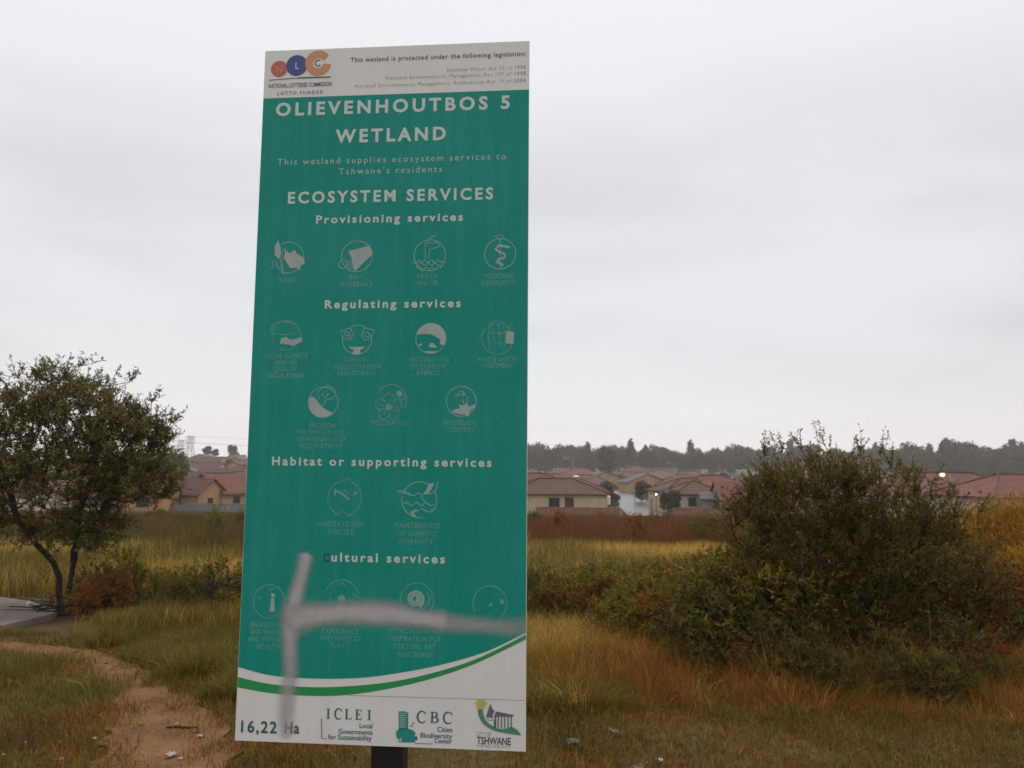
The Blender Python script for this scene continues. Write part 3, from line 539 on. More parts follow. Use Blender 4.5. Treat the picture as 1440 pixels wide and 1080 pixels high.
W_ORANGE = pmat('plaster_orange', (0.48, 0.27, 0.14), 0.9, 0.1, noise=0.2, nscale=1.0); W_PALE = pmat('plaster_pale', (0.58, 0.50, 0.40), 0.9, 0.1, noise=0.2, nscale=1.0); W_BRICK = pmat('brick_red', (0.30, 0.15, 0.10), 0.9, 0.1, noise=0.3, nscale=2.0)
W_GREY = pmat('wall_grey', (0.25, 0.23, 0.22), 0.9, 0.1, noise=0.25, nscale=1.0)
FRAME = pmat('window_frame_brown', (0.07, 0.04, 0.035), 0.6); PANE = pmat('window_glass', (0.03, 0.035, 0.04), 0.12, 0.5); DOORM = pmat('door_brown', (0.085, 0.04, 0.035), 0.6, noise=0.2); METW = pmat('painted_white', (0.7, 0.69, 0.67), 0.5); METG = pmat('galvanised', (0.38, 0.38, 0.40), 0.45, metal=0.4, noise=0.2)
def house(label, px, D, w_, d, h, rise, roof='hip', rot=0, wall=W_CREAM, rm=0, wins=(), doors=(), group=None, at_x=None, chimney=False, sidewins=()):
    x = X(px, D) if at_x is None else at_x; z = gz(x, D)
    r = empty('house', (x, D, z), R(rot)); tag(r, label, 'house', group)
    m = MB()
    hw, hd = w_ / 2, d / 2; hh = h - 0.1
    m.box((0, 0, hh / 2 - 0.3), (w_, d, hh + 0.6))
    if roof == 'gable':
        for s in (-1, 1):
            x0, x1 = s * (hw - 0.2), s * hw; k = rise * 0.96; tri = [(-hd, hh + .0), (hd, hh + .0), (0, hh + k)]
            a = [(x0, y, z_) for y, z_ in tri]; c = [(x1, y, z_) for y, z_ in tri]
            m.poly(a[::-1] if s > 0 else a); m.poly(c if s > 0 else c[::-1])
            for i in range(3): j = (i + 1) % 3; m.poly([a[i], a[j], c[j], c[i]] if s > 0 else [a[j], a[i], c[i], c[j]])
    elif roof == 'gable_y':
        k = rise * 0.96
        for s in (-1, 1):
            y0, y1 = s * (hd - 0.2), s * hd; tri = [(-hw, hh), (hw, hh), (0, hh + k)]
            a = [(x_, y0, z_) for x_, z_ in tri]; c = [(x_, y1, z_) for x_, z_ in tri]
            m.poly(a); m.poly(c[::-1])
            for i in range(3): j = (i + 1) % 3; m.poly([a[j], a[i], c[i], c[j]])
    wo = m.build('wall', wall, r)
    o = 0.45; rmb = MB(); th = 0.16
    if roof == 'hip':
        rl_ = max(0.05, hw - hd); e = [(-hw - o, -hd - o), (hw + o, -hd - o), (hw + o, hd + o), (-hw - o, hd + o)]; zt_ = h + rise; ze = h - 0.06
        A = [(p_[0], p_[1], ze) for p_ in e]; B = [(p_[0], p_[1], ze - th) for p_ in e]; R1 = (-rl_, 0, zt_); R2 = (rl_, 0, zt_)
        rmb.poly([A[0], A[1], R2, R1]); rmb.poly([A[2], A[3], R1, R2]); rmb.poly([A[1], A[2], R2]); rmb.poly([A[3], A[0], R1])
        for i in range(4): j = (i + 1) % 4; rmb.poly([B[i], B[j], A[j], A[i]])
        rmb.poly(B[::-1])
        for a_, c_ in ((R1, R2), (A[0], R1), (A[1], R2), (A[2], R2), (A[3], R1)): rmb.beam((a_[0], a_[1], a_[2] + .03), (c_[0], c_[1], c_[2] + .03), 0.16)
    else:
        gy = roof == 'gable_y'; a1, a2 = (hd, hw) if gy else (hw, hd); o1 = 0.3
        for s in (-1, 1):
            q = [(-a1 - o1, s * (a2 + o), h - o * rise / a2), (a1 + o1, s * (a2 + o), h - o * rise / a2), (a1 + o1, 0, h + rise), (-a1 - o1, 0, h + rise)]
            lo_ = [(p_[0], p_[1], p_[2] - th) for p_ in q]
            if gy: q = [(-p_[1], p_[0], p_[2]) for p_ in q]; lo_ = [(-p_[1], p_[0], p_[2]) for p_ in lo_]
            if s > 0: q = q[::-1]; lo_ = lo_[::-1]
            rmb.poly(q); rmb.poly(lo_[::-1])
            for i in range(4): j = (i + 1) % 4; rmb.poly([lo_[i], lo_[j], q[j], q[i]])
    ro = rmb.build('roof', ROOFS[rm], r)
    if chimney:
        cm = MB(); cm.box((hw * .3, .3, h + rise * .8), (.5, .5, 1.0)); cm.box((hw * .3, .3, h + rise * .8 + .54), (.62, .62, .1)); cm.build('chimney', wall, ro)
    def opening(kind, cx, zc, ww, wh, side=0):
        f = MB(); fr = 0.09
        def bx(c, s_):
            if side == 0: f.box((c[0], -hd - 0.02, c[1]), (s_[0], 0.10, s_[1]))
            else: f.box((side * (hw + 0.02), c[0], c[1]), (0.10, s_[0], s_[1]))
        for s in (-1, 1): bx((cx + s * (ww / 2 - fr / 2), zc), (fr, wh)); 
        for s in (-1, 1): bx((cx, zc + s * (wh / 2 - fr / 2)), (ww - 2 * fr, fr))
        g_ = MB()
        if kind == 'window': bx((cx, zc), (0.05, wh - 2 * fr))
        fo = f.build(kind if kind == 'window' else 'door', FRAME if kind == 'window' else DOORM, r)
        if side == 0: g_.box((cx, -hd - 0.005, zc), (ww - 2 * fr, 0.04, wh - 2 * fr))
        else: g_.box((side * (hw + 0.005), cx, zc), (0.04, ww - 2 * fr, wh - 2 * fr))
        g_.build('pane' if kind == 'window' else 'door_leaf', PANE if kind == 'window' else DOORM, fo)
    for q in wins: opening('window', *q)
    for q in doors: opening('door', q[0], 1.02, q[1], 2.04)
    for q in sidewins: opening('window', q[1], q[2], q[3], q[4], q[0])
    return r
# right of the sign
house('cream bungalow with brown hipped roof directly beside the right edge of the sign', 782, 104, 12.6, 8, 2.55, 1.85, 'hip', 3, W_CREAM, 1, wins=[(-0.6, 1.35, 1.4, 1.3)], doors=[(1.35, 1.15)], sidewins=[(1, 0, 1.4, 1.4, 1.1)])
house('red hipped roof house rising behind the cream bungalow beside the sign', 752, 124, 13, 9, 2.7, 2.4, 'hip', -6, W_TAN, 0)
house('tan hipped roof behind the right half of the cream bungalow', 812, 121, 7.5, 7, 2.6, 1.9, 'hip', 8, W_TAN, 4, chimney=True)
house('long red roof house with a pale ridge left of the road', 792, 152, 13, 8, 2.6, 2.0, 'gable', 4, W_PALE, 2)
house('grey roofed house at the far left side of the road bend', 822, 166, 12, 8, 2.6, 1.9, 'hip', -4, W_PALE, 3, wins=[(-2, 1.4, 1.4, 1.1)])
house('dark red roof house on the right of the road with a lit wall lamp', 966, 124, 10.0, 8, 2.6, 1.9, 'hip', 10, W_CREAM, 1, doors=[(1.0, 1.0)], wins=[(-2.5, 1.4, 1.4, 1.1)], sidewins=[(-1, 0, 1.4, 1.4, 1.1)])
house('cream house with orange brown door right of the round roadside tree', 975, 107, 6.8, 6.5, 2.6, 1.6, 'hip', 5, W_PALE, 1, wins=[(-1.2, 1.5, 1.1, 1.1)], doors=[(1.5, .95)])
house('small dark grey roofed outbuilding between cream house and brick house', 1003, 101, 3.0, 3.2, 2.2, 0.7, 'gable', -12, W_GREY, 3, doors=[(0.3, 0.8)])
house('brick coloured roof house with long pale wall left of the thorn bush', 1052, 101, 8.4, 6.5, 2.2, 2.1, 'gable', -3, W_TAN, 0, wins=[(-2.1, 1.3, 1.4, 1.1), (1.6, 1.3, 1.6, 1.0)])
house('house with red roof and white ridge trim above the outbuilding', 1000, 136, 12, 8, 2.7, 2.2, 'hip', 6, W_PALE, 0, wins=[(2, 1.5, 1.6, 1.2)])
house('house with rose roof and row of pale windows right of the red roof', 1030, 122, 9, 7, 2.7, 1.5, 'gable', -4, W_PALE, 2, wins=[(-2.5, 1.6, 1.5, 1.1), (0.2, 1.6, 1.5, 1.1), (2.7, 1.6, 1.5, 1.1)])
house('house with rose gable roof seen through the top of the thorn bush', 1130, 104, 10, 8, 2.6, 2.0, 'gable', 8, W_TAN, 2, wins=[(-2, 1.4, 1.4, 1.1)])
house('house with red roof directly behind the lit street lamp', 1318, 92, 17, 9, 2.8, 2.5, 'hip', -4, W_PALE, 2, wins=[(-4, 1.5, 1.6, 1.2), (3, 1.5, 1.6, 1.2)])
house('house with bright red roof at the right edge above the golden reeds', 1428, 80, 13, 9, 2.7, 2.1, 'hip', 9, W_PALE, 0, wins=[(-3, 1.5, 1.6, 1.2)])
house('brown roofed house behind the middle of the thorn bush', 1225, 98, 11, 8, 2.6, 2.2, 'hip', -8, W_TAN, 1, wins=[(-3, 1.4, 1.4, 1.1)], doors=[(0.5, 1.0)])
# left of the sign
house('orange walled house with brown gable roof right of the left tree', 262, 98, 8.2, 5.6, 2.4, 1.7, 'gable', -14, W_ORANGE, 1, wins=[(0.9, 1.2, 1.5, 1.3)], sidewins=[(1, -.4, 1.2, 1.0, 1.0)])
house('tan gable fronted house with red roof at the left edge of the sign', 323, 104, 6.6, 9, 2.5, 2.2, 'gable_y', -22, W_TAN, 0, wins=[(0.9, 1.3, 1.2, 1.1)], sidewins=[(1, -2, 1.3, 1.2, 1.1), (1, 1.5, 1.3, 1.2, 1.1)])
house('house with grey roof behind the orange and tan houses', 312, 124, 13, 8, 2.7, 2.0, 'hip', 4, W_TAN, 3)
house('low house with dull red roof behind the left tree', 200, 92, 7.5, 6, 2.1, 1.5, 'gable', 4, W_ORANGE, 0, wins=[(1.6, 1.2, 1.4, 1.1)])
house('house with tan roof showing through the crown of the left tree', 120, 96, 10, 7, 2.5, 1.8, 'hip', -4, W_TAN, 4, wins=[(1.6, 1.3, 1.4, 1.1)])
house('house with brown roof at the left edge behind the left tree', 20, 92, 11, 7, 2.5, 1.9, 'hip', 6, W_PALE, 1, wins=[(-1.6, 1.3, 1.4, 1.1)])
# far rows: copies of five houses
kinds = [house('distant low house with dull tiled roof in the packed far rows', 700, 175, 11, 8, 2.6, 2.1, 'hip', 5, W_TAN, 0, wins=[(-2.4, 1.4, 1.5, 1.1), (2.4, 1.4, 1.5, 1.1)], group='far rows of township houses'),
         house('distant low house with dull tiled roof in the packed far rows', 1080, 150, 12, 8, 2.6, 2.0, 'gable', -6, W_PALE, 1, wins=[(-2.4, 1.4, 1.5, 1.1)], group='far rows of township houses'),
         house('distant low house with dull tiled roof in the packed far rows', 1170, 140, 12, 9, 2.7, 2.2, 'hip', 12, W_CREAM, 2, wins=[(2.4, 1.4, 1.5, 1.1)], group='far rows of township houses'),
         house('distant low house with dull tiled roof in the packed far rows', 905, 190, 10, 8, 2.6, 1.9, 'gable_y', 8, W_TAN, 3, wins=[(0, 1.4, 1.5, 1.1)], group='far rows of township houses'),
         house('distant low house with dull tiled roof in the packed far rows', 960, 165, 11, 8, 2.6, 2.0, 'hip', -10, W_PALE, 4, wins=[(-1, 1.4, 1.5, 1.1)], group='far rows of township houses')]
rng = random.Random(11); taken = []
def road_x(D): return float(np.interp(D, [84, 104, 120, 145, 180, 215], [X(906, 84), X(906, 104), X(897, 120), X(884, 145), X(864, 180), X(820, 215)]))
for D, n in ((142, 9), (172, 9), (198, 10), (228, 10), (262, 10), (300, 10), (345, 9)):
    for i in range(n):
        px = -60 + (i + rng.uniform(.25, .75)) * 1580 / n; d = D + rng.uniform(-8, 8)
        x = X(px, d)
        if 345 < px < 700 and D > 175 and rng.random() < .5: continue
        if d < 225 and abs(x - road_x(d)) < 9.5: continue
        if D < 160 and 690 < px < 1000: continue
        if px > 1240 and D > 230: continue
        o = copy_tree(kinds[(i + int(D)) % 5]); o.location = (x, d, gz(x, d)); o.rotation_euler.z = R(rng.uniform(-18, 18)); k = rng.uniform(.9, 1.15); o.scale = (k, k, rng.uniform(.95, 1.1))
for D, n in ((160, 2), (205, 2), (250, 3), (300, 3), (345, 3)):
    for i in range(n):
        d = D + rng.uniform(-12, 12); o = copy_tree(kinds[rng.choice([1, 3, 3, 0])]); x = X(228 + (i + rng.uniform(.3, .7)) * 125 / n, d); o.location = (x, d, gz(x, d)); o.rotation_euler.z = R(rng.uniform(-15, 15))
# garden walls, poles, lamps
def wall(label, pxa, Da, pxb, Db, h, mat):
    a = Vector((X(pxa, Da), Da)); c = Vector((X(pxb, Db), Db)); L_ = (c - a).length; mid = (a + c) / 2; an = math.atan2(c.y - a.y, c.x - a.x)
    zb = min(gz(a.x, a.y), gz(c.x, c.y)); r = empty('garden_wall', (mid.x, mid.y, zb), an); tag(r, label, 'wall')
    m = MB(); m.box((0, 0, h / 2 - .2), (L_, .18, h + .4)); m.build('wall_face', mat, r)
    m = MB(); m.box((0, 0, h + .04), (L_ + .06, .26, .08)); m.build('coping', mat, r)
    m = MB()
    for k in range(int(L_ // 4) + 1): m.box((-L_ / 2 + .2 + k * 4, 0, h / 2 - .15), (.32, .32, h + .38))
    m.build('pier', mat, r)
wall('low red brick wall in front of the cream bungalow beside the sign', 755, 98, 872, 97, 0.75, W_BRICK)
wall('pale garden wall under the lit wall lamp right of the road', 914, 113, 937, 103, 1.9, W_CREAM)
wall('low brown wall in front of the cream house and outbuilding', 945, 97, 1090, 95, 0.8, W_BRICK)
wall('grey boundary wall in front of the tan gable house left of the sign', 222, 92, 350, 92, 0.95, W_GREY)
wall('pale boundary wall showing below the crown of the left tree', -10, 86, 222, 90, 1.2, W_PALE)
def lamp_post(label, px, D, h, lit=False, arm=1.0):
    x, y, z = at(px, D); r = empty('street_lamp', (x, y, z)); tag(r, label, 'street lamp')
    m = MB(); m.tube([(0, 0, -.3), (0, 0, h * .6), (0, 0, h)], [.085, .07, .05], 10); m.build('pole', METG, r)
    m = MB(); m.tube([(0, 0, h - .05), (-.3 * arm, 0, h + .18), (-arm, 0, h + .25)], .035, 8); m.build('arm', METG, r)
    m = MB(); m.box((-arm - .22, 0, h + .26), (.5, .2, .1)); ho = m.build('lamp_head', METG, r)
    mm = bpy.data.materials.new('lamp_glass_lit' if lit else 'lamp_glass'); mm.use_nodes = True; b_ = mm.node_tree.nodes['Principled BSDF']
    if lit: b_.inputs['Emission Color'].default_value = (1, .45, .14, 1); b_.inputs['Emission Strength'].default_value = 3.2
    else: b_.inputs['Base Color'].default_value = (.4, .4, .4, 1)
    m = MB(); s_ = 0.25 if lit else .1
    m.tube([(-arm - .22, 0, h + .22), (-arm - .22, 0, h + .16), (-arm - .22, 0, h + .02), (-arm - .22, 0, h - .12)], [s_ * .5, s_ * .9, s_, s_ * .45], 14); m.build('lamp_glass', mm, ho, True)
    return r
lamp_post('lit street lamp glowing orange in front of the red roof', 1336, 80, 4.55, True, .55)
lamp_post('unlit pale lamp post behind the cream bungalow roof', 807, 112, 7.2)
lamp_post('unlit pale lamp post beside the road bend', 893, 132, 6.2)
lamp_post('unlit lamp post standing over the far houses right of the road', 949, 150, 7.0)
def small_lamp(label, px, D, h, col, st, rad):
    x, y, z = at(px, D); r = empty('wall_lamp', (x, y, z + h)); tag(r, label, 'lamp')
    mm = bpy.data.materials.new('lit_bulb'); mm.use_nodes = True; b_ = mm.node_tree.nodes['Principled BSDF']; b_.inputs['Emission Color'].default_value = (*col, 1); b_.inputs['Emission Strength'].default_value = st
    m = MB(); m.tube([(0, 0, -h - .2), (0, 0, rad)], .03, 6); m.box((0, -.05, rad + .02), (.3, .3, .05)); m.build('bracket', STEEL, r)
    m = MB(); m.tube([(0, -.1, -rad), (0, -.1, -rad * .4), (0, -.1, rad * .4), (0, -.1, rad)], [rad * .4, rad, rad, rad * .4], 12); m.build('bulb', mm, r, True)
small_lamp('small white lamp shining on the wall right of the road', 923, 101.5, 2.45, (1, .95, .9), 5, .11)
small_lamp('small white lamp shining low behind the thorn bush', 1263, 88, 2.2, (1, .95, .85), 5, .09)
x, y, z = at(917, 87); m = MB(); m.tube([(0, 0, -.3), (0, 0, 1.9)], .05, 8); m.box((0, 0, 1.9), (.12, .12, .06)); o = m.build('fence_post', STEEL); o.location = (x, y, z); tag(o, 'slim black post standing in front of the wet road', 'post')
# satellite dish and water tanks
def tank(label, px, D, h0):
    x, y, z = at(px, D); r = empty('water_tank', (x, y, z)); tag(r, label, 'water tank')
    m = MB()
    for sx in (-.5, .5):
        for sy in (-.5, .5): m.beam((sx, sy, -.2), (sx, sy, h0), .1)
    m.box((0, 0, h0 + .05), (1.3, 1.3, .1)); m.build('stand', STEEL, r)
    m = MB(); m.tube([(0, 0, h0 + .1), (0, 0, h0 + 1.2), (0, 0, h0 + 1.45), (0, 0, h0 + 1.5)], [.6, .6, .25, .2], 16); m.build('tank', METW, r)
tank('white water tank on a stand beside the cream bungalow', 853, 106, .8); tank('white water tank on a stand behind the red roofs left of the road', 811, 140, 3.2)
# pylons on the far ridge
def pylon(label, px, D, H):
    x, y, z = at(px, D); r = empty('pylon', (x, y, z)); tag(r, label, 'pylon', 'pylons on the ridge')
    m = MB(); T = .42
    lv = [(0, 4.2), (.35, 2.9), (.62, 1.9), (1.0, 1.7)]
    for i in range(3):
        (a, wa), (c, wc) = lv[i], lv[i + 1]
        for sx in (-1, 1):
            for sy in (-1, 1): m.beam((sx * wa, sy * wa, a * H), (sx * wc, sy * wc, c * H), T)
        for s in (-1, 1):
            m.beam((-wa, s * wa, a * H), (wc, s * wc, c * H), T * .6); m.beam((wa, s * wa, a * H), (-wc, s * wc, c * H), T * .6); m.beam((s * wa, -wa, a * H), (s * wc, wc, c * H), T * .6)
    m.build('tower', METG, r)
    m = MB()
    for zz in (.72, .98): m.beam((-4.4, 0, zz * H), (4.4, 0, zz * H), T * 1.1)
    for s in (-1, 1): m.beam((s * 4.2, 0, .72 * H), (s * 4.2, 0, .98 * H), T * .8)
    m.build('crossarm', METG, r)
    return x, y, z
pa = pylon('lattice pylon on the ridge, the taller right one of two', 267, 700, 23.5); pb = pylon('lattice pylon on the ridge, the lower left one of two', 254, 760, 21.5)
for i, (dx, hz_) in enumerate(((-4.2, 17), (4.2, 17), (0, 23))):
    m = MB(); pts = []
    for k in range(25):
        u = k / 24; xx = pa[0] + dx + u * 420; pts.append((xx, 700 + u * 60, pa[2] + hz_ - 14 * u * (1 - u) - u * 2))
    m.tube(pts, .07, 5); o = m.build('power_line', STEEL); tag(o, 'thin power cable sagging away from the ridge pylons', 'cable', 'power cables')

# ------------------------------------------------------------------ vegetation tools
def unit(v): return v / np.maximum(np.linalg.norm(v, axis=-1, keepdims=True), 1e-9)
def leaves_mesh(base, dirs, length, width, rs, curl=0.25):
    """one diamond leaf per row"""
    n = len(base); side = unit(np.cross(dirs, unit(rs.normal(size=(n, 3))))); up = np.cross(dirs, side)
    Lh = length[:, None]; W = width[:, None] / 2
    p0 = base; p1 = base + dirs * Lh * .45 + side * W; p2 = base + dirs * Lh + up * Lh * curl * rs.uniform(-1, 1, (n, 1)); p3 = base + dirs * Lh * .45 - side * W
    V = np.stack([p0, p1, p2, p3], 1).reshape(-1, 3); Fq = np.arange(4 * n).reshape(n, 4); return V, Fq
def tubes(A, B, ra, rb, k=5):
    n = len(A); d = unit(B - A); h = np.where(np.abs(d[:, 2:3]) < .9, np.array([[0, 0, 1.]]), np.array([[1., 0, 0]])); a = unit(np.cross(d, h)); c = np.cross(d, a)
    an = np.arange(k) * 2 * np.pi / k; ring = a[:, None] * np.cos(an)[None, :, None] + c[:, None] * np.sin(an)[None, :, None]
    V = np.concatenate([A[:, None] - d[:, None] * ra[:, None, None] * .3 + ring * ra[:, None, None], B[:, None] + d[:, None] * rb[:, None, None] * .3 + ring * rb[:, None, None]], 1).reshape(-1, 3)
    o = np.arange(n)[:, None] * 2 * k; i = np.arange(k)[None]; j = (i + 1) % k
    return V, np.stack([o + i, o + j, o + k + j, o + k + i], -1).reshape(-1, 4)
def skeleton(stems, targets, rs, step=0.2, jit=0.06, rtip=0.004, pw=2.3, rmax=0.12, sag=0.0):
    pos = []; par = []; order = []
    for st in stems:
        prev = -1
        for i in range(len(st) - 1):
            a = np.array(st[i], float); b_ = np.array(st[i + 1], float); m = max(1, int(np.linalg.norm(b_ - a) / step))
            for k in range(m + (1 if i == len(st) - 2 else 0)):
                pos.append(a + (b_ - a) * k / m + (rs.normal(size=3) * jit * .35 if prev >= 0 else 0)); par.append(prev); prev = len(pos) - 1
    ends = np.array([s[-1] for s in stems], float)
    td = np.min(np.linalg.norm(targets[:, None] - ends[None], axis=-1), 1); tips = []
    for ti in np.argsort(td):
        T = targets[ti]; P = np.array(pos); d = np.linalg.norm(P - T, axis=1) + 0.5 * np.maximum(0, P[:, 2] - T[2] + 0.1) + (P[:, 2] < 0.15) * 0.5
        j = int(np.argmin(d)); a = P[j]; m = max(1, int(np.linalg.norm(T - a) / step)); prev = j
        bow = np.array([0, 0, 1.0]) * np.linalg.norm(T - a) * rs.uniform(-.05, .15)
        for k in range(1, m + 1):
            u = k / m; q = a + (T - a) * u + bow * 4 * u * (1 - u) * .5 + (rs.normal(size=3) * jit * (.7 if k < m else .2))
            pos.append(q); par.append(prev); prev = len(pos) - 1
        tips.append(prev)
    pos = np.array(pos); par = np.array(par); acc = np.zeros(len(pos)); ch = np.bincount(par[par >= 0], minlength=len(pos))
    acc[ch == 0] = rtip ** pw
    for i in range(len(pos) - 1, -1, -1):
        if par[i] >= 0: acc[par[i]] += acc[i]
    rad = np.minimum(acc ** (1 / pw), rmax)
    return pos, par, rad, np.array(tips)
def plant(name, root, stems, targets, rs, colors, nleaf=16, twig=0.3, ntwig=3, leaf=(0.05, 0.016), step=0.2, jit=0.06, rtip=0.004, rmax=0.12, updir=0.35, out=0.8, center=None, trunkname='trunk', barkm=None, crownname='crown', leafm=None, along=0.5, bare=0.0, pw=2.3):
    targets = np.asarray(targets, float)
    pos, par, rad, tips = skeleton(stems, targets, rs, step, jit, rtip, pw, rmax)
    e = np.where(par >= 0)[0]; V, Fq = tubes(pos[par[e]], pos[e], np.minimum(rad[par[e]], rad[e] * 1.25), rad[e], 6)
    if trunkname: link_mesh(trunkname, mesh_np(trunkname, V, [Fq], smooth=True), barkm or BARK, root)
    thin = np.where(rad < rtip * 3.2)[0]; extra = rs.choice(thin, int(len(tips) * along), replace=True) if along else np.array([], int)
    src = np.concatenate([np.repeat(tips, ntwig), extra]); n = len(src)
    c = np.asarray(center if center is not None else targets.mean(0))
    o = unit(pos[src] - c); d = unit(o * out + rs.normal(size=(n, 3)) * .6 + np.array([0, 0, updir]))
    Lt = twig * rs.uniform(.5, 1.3, n)
    A = pos[src]; B = A + d * Lt[:, None]; Mid = (A + B) / 2 + rs.normal(size=(n, 3)) * twig * .06
    tv1, tf1 = tubes(A, Mid, np.full(n, rtip * .8), np.full(n, rtip * .6), 3); tv2, tf2 = tubes(Mid, B, np.full(n, rtip * .6), np.full(n, rtip * .3), 3)
    keep = rs.uniform(size=n) >= bare; idx = np.repeat(np.where(keep)[0], nleaf); m = len(idx)
    u = rs.uniform(.08, 1.0, m)[:, None]
    bpos = np.where(u < .5, A[idx] + (Mid[idx] - A[idx]) * u * 2, Mid[idx] + (B[idx] - Mid[idx]) * (u * 2 - 1))
    ld = unit(d[idx] * .55 + rs.normal(size=(m, 3)) * .75 + np.array([0, 0, .05]))
    lv, lf = leaves_mesh(bpos, ld, leaf[0] * rs.uniform(.6, 1.35, m), leaf[1] * rs.uniform(.7, 1.3, m), rs)
    cols = np.array(colors); tw = rs.integers(0, len(cols), n); ci = np.where(rs.uniform(size=m) < .7, tw[idx], rs.integers(0, len(cols), m))
    lc = cols[ci] * rs.uniform(.7, 1.3, (m, 1))
    tc_ = np.tile(np.array([[.04, .03, .022]]), (len(tv1) + len(tv2), 1))
    V = np.concatenate([tv1, tv2, lv]); tint = np.concatenate([tc_, np.repeat(lc, 4, 0)])
    o1 = len(tv1); o2 = o1 + len(tv2)
    return link_mesh(crownname, mesh_np(crownname, V, [tf1, tf2 + o1, lf + o2], tint), leafm or LEAF, root)
def blobs(rs, spec, n):
    """points filling a set of ellipsoids (centre, radii, weight), denser to the outside"""
    wts = np.array([s[2] for s in spec], float); k = rs.choice(len(spec), n, p=wts / wts.sum()); d = unit(rs.normal(size=(n, 3))); r = rs.uniform(0.12, 1, n)[:, None] ** .42
    return np.array([s[0] for s in spec], float)[k] + d * r * np.array([s[1] for s in spec], float)[k]

# ------------------------------------------------------------------ the tree at the left
rs = np.random.default_rng(4)
TD = 10.2; tx, ty, tz = at(97, TD)
tree = empty('tree', (tx, ty, tz)); tag(tree, 'small spreading olive green tree with forked leaning trunk beside the concrete slab', 'tree')
s1 = TD / 1086
def tp(px, py, dy=0.0): return ((px - 97) * s1 , dy, (850 - py) * s1)
st = [[tp(97, 862), tp(92, 812, .05), tp(82, 790, .05), tp(62, 765, .0), tp(42, 735, -.1), tp(30, 700, -.15), tp(15, 655, -.2)], [tp(104, 862, .05), tp(108, 800, .1), tp(108, 750, .12), tp(118, 700, .1), tp(125, 655, .2), tp(120, 600, .2)],
      [tp(112, 770, .1), tp(150, 720, -.05), tp(175, 670, -.1)], [tp(106, 790, .1), tp(100, 730, .3), tp(85, 670, .5)]]
spec = [(tp(30, 630, 0), (.75, .8, .60), 3.2), (tp(100, 602, .1), (.6, .8, .56), 3.0), (tp(160, 650, 0), (.56, .7, .5), 2.8), (tp(95, 680, .0), (1.15, .95, .36), 3.2), (tp(195, 680, .1), (.5, .55, .34), 1.8), (tp(120, 740, .1), (.5, .5, .3), 1.3), (tp(40, 740, .2), (.3, .4, .2), .5), (tp(-40, 640, 0), (.8, .9, .75), 2.5), (tp(75, 560, .1), (.26, .4, .22), .7), (tp(15, 575, .1), (.28, .4, .2), .6), (tp(165, 590, 0), (.24, .4, .2), .6), (tp(205, 615, 0), (.25, .35, .22), .6), (tp(-10, 720, 0), (.4, .5, .25), .8), (tp(120, 735, .2), (.4, .5, .22), .7)]
tg = blobs(rs, spec, 820)
sprig = np.array([tp(95, 512, .1), tp(70, 522, 0), (tp(170, 535, .1)), tp(150, 545, -.1), tp(205, 565, .1), tp(195, 590, 0), tp(238, 592, 0), tp(225, 610, .1), tp(10, 530, .1), tp(45, 518, .2), tp(85, 530, .0), tp(228, 640, 0), tp(-30, 520, .1), tp(120, 545, .1), tp(0, 545, -.2), tp(30, 535, .1)])
oa = rs.uniform(-.5, 3.3, 60); orr = rs.uniform(1.0, 1.12, 60); sprig2 = np.stack([tp(85, 660)[0] + np.cos(oa) * orr * 1.05, rs.uniform(-.6, .6, 60), tp(85, 660)[2] + np.sin(oa) * orr * (.98 + .12 * np.sin(oa * 5))], -1)
tg = np.concatenate([tg, sprig, sprig2])
TC = [(0.123, 0.156, 0.053), (0.161, 0.195, 0.076), (0.097, 0.100, 0.043), (0.161, 0.122, 0.066), (0.194, 0.229, 0.109), (0.118, 0.081, 0.050)]
plant('tree', tree, st, tg, rs, TC, nleaf=18, twig=.26, ntwig=3, leaf=(.058, .017), step=.14, jit=.035, rtip=.0048, rmax=.12, center=tp(80, 730), updir=.4, along=.9)
# heap of cut branches and a white stone at its foot
hx, hy, hz_ = at(106, 9.7); heap = empty('brush_heap', (hx, hy, hz_)); tag(heap, 'dark heap of dead sticks at the foot of the left tree', 'brush heap')
A = rs.uniform(-1, 1, (90, 3)) * np.array([.38, .3, .04]) + np.array([0, 0, .05]); B = A + unit(rs.normal(size=(90, 3)) * np.array([1, 1, .25])) * rs.uniform(.15, .5, (90, 1)); B[:, 2] = np.abs(B[:, 2])
V, Fq = tubes(A, B, rs.uniform(.004, .014, 90), rs.uniform(.002, .008, 90), 5); link_mesh('sticks', mesh_np('sticks', V, [Fq]), BARK, heap)
def rock(name, px, D, r, mat, label, cat, seed=0, squash=.6, group=None, lift=0.0):
    bm = bmesh.new(); bmesh.ops.create_icosphere(bm, subdivisions=2, radius=r); q = random.Random(seed)
    for v in bm.verts:
        f = 1 + q.uniform(-.28, .28); v.co *= f; v.co.z *= squash
    me = bpy.data.meshes.new(name); bm.to_mesh(me); bm.free(); o = link_mesh(name, me, mat); x, y, z = at(px, D); o.location = (x, y, z + r * squash * .35 + lift); o.rotation_euler.z = q.uniform(0, 6); return tag(o, label, cat, group)
STONE = pmat('pale_stone', (.55, .53, .5), .9, .2, noise=.25, nscale=14, bump=.4)
rock('stone', 63, 9.9, .09, STONE, 'white stone on the corner of the concrete slab by the tree', 'stone', 2, .5, lift=.06)

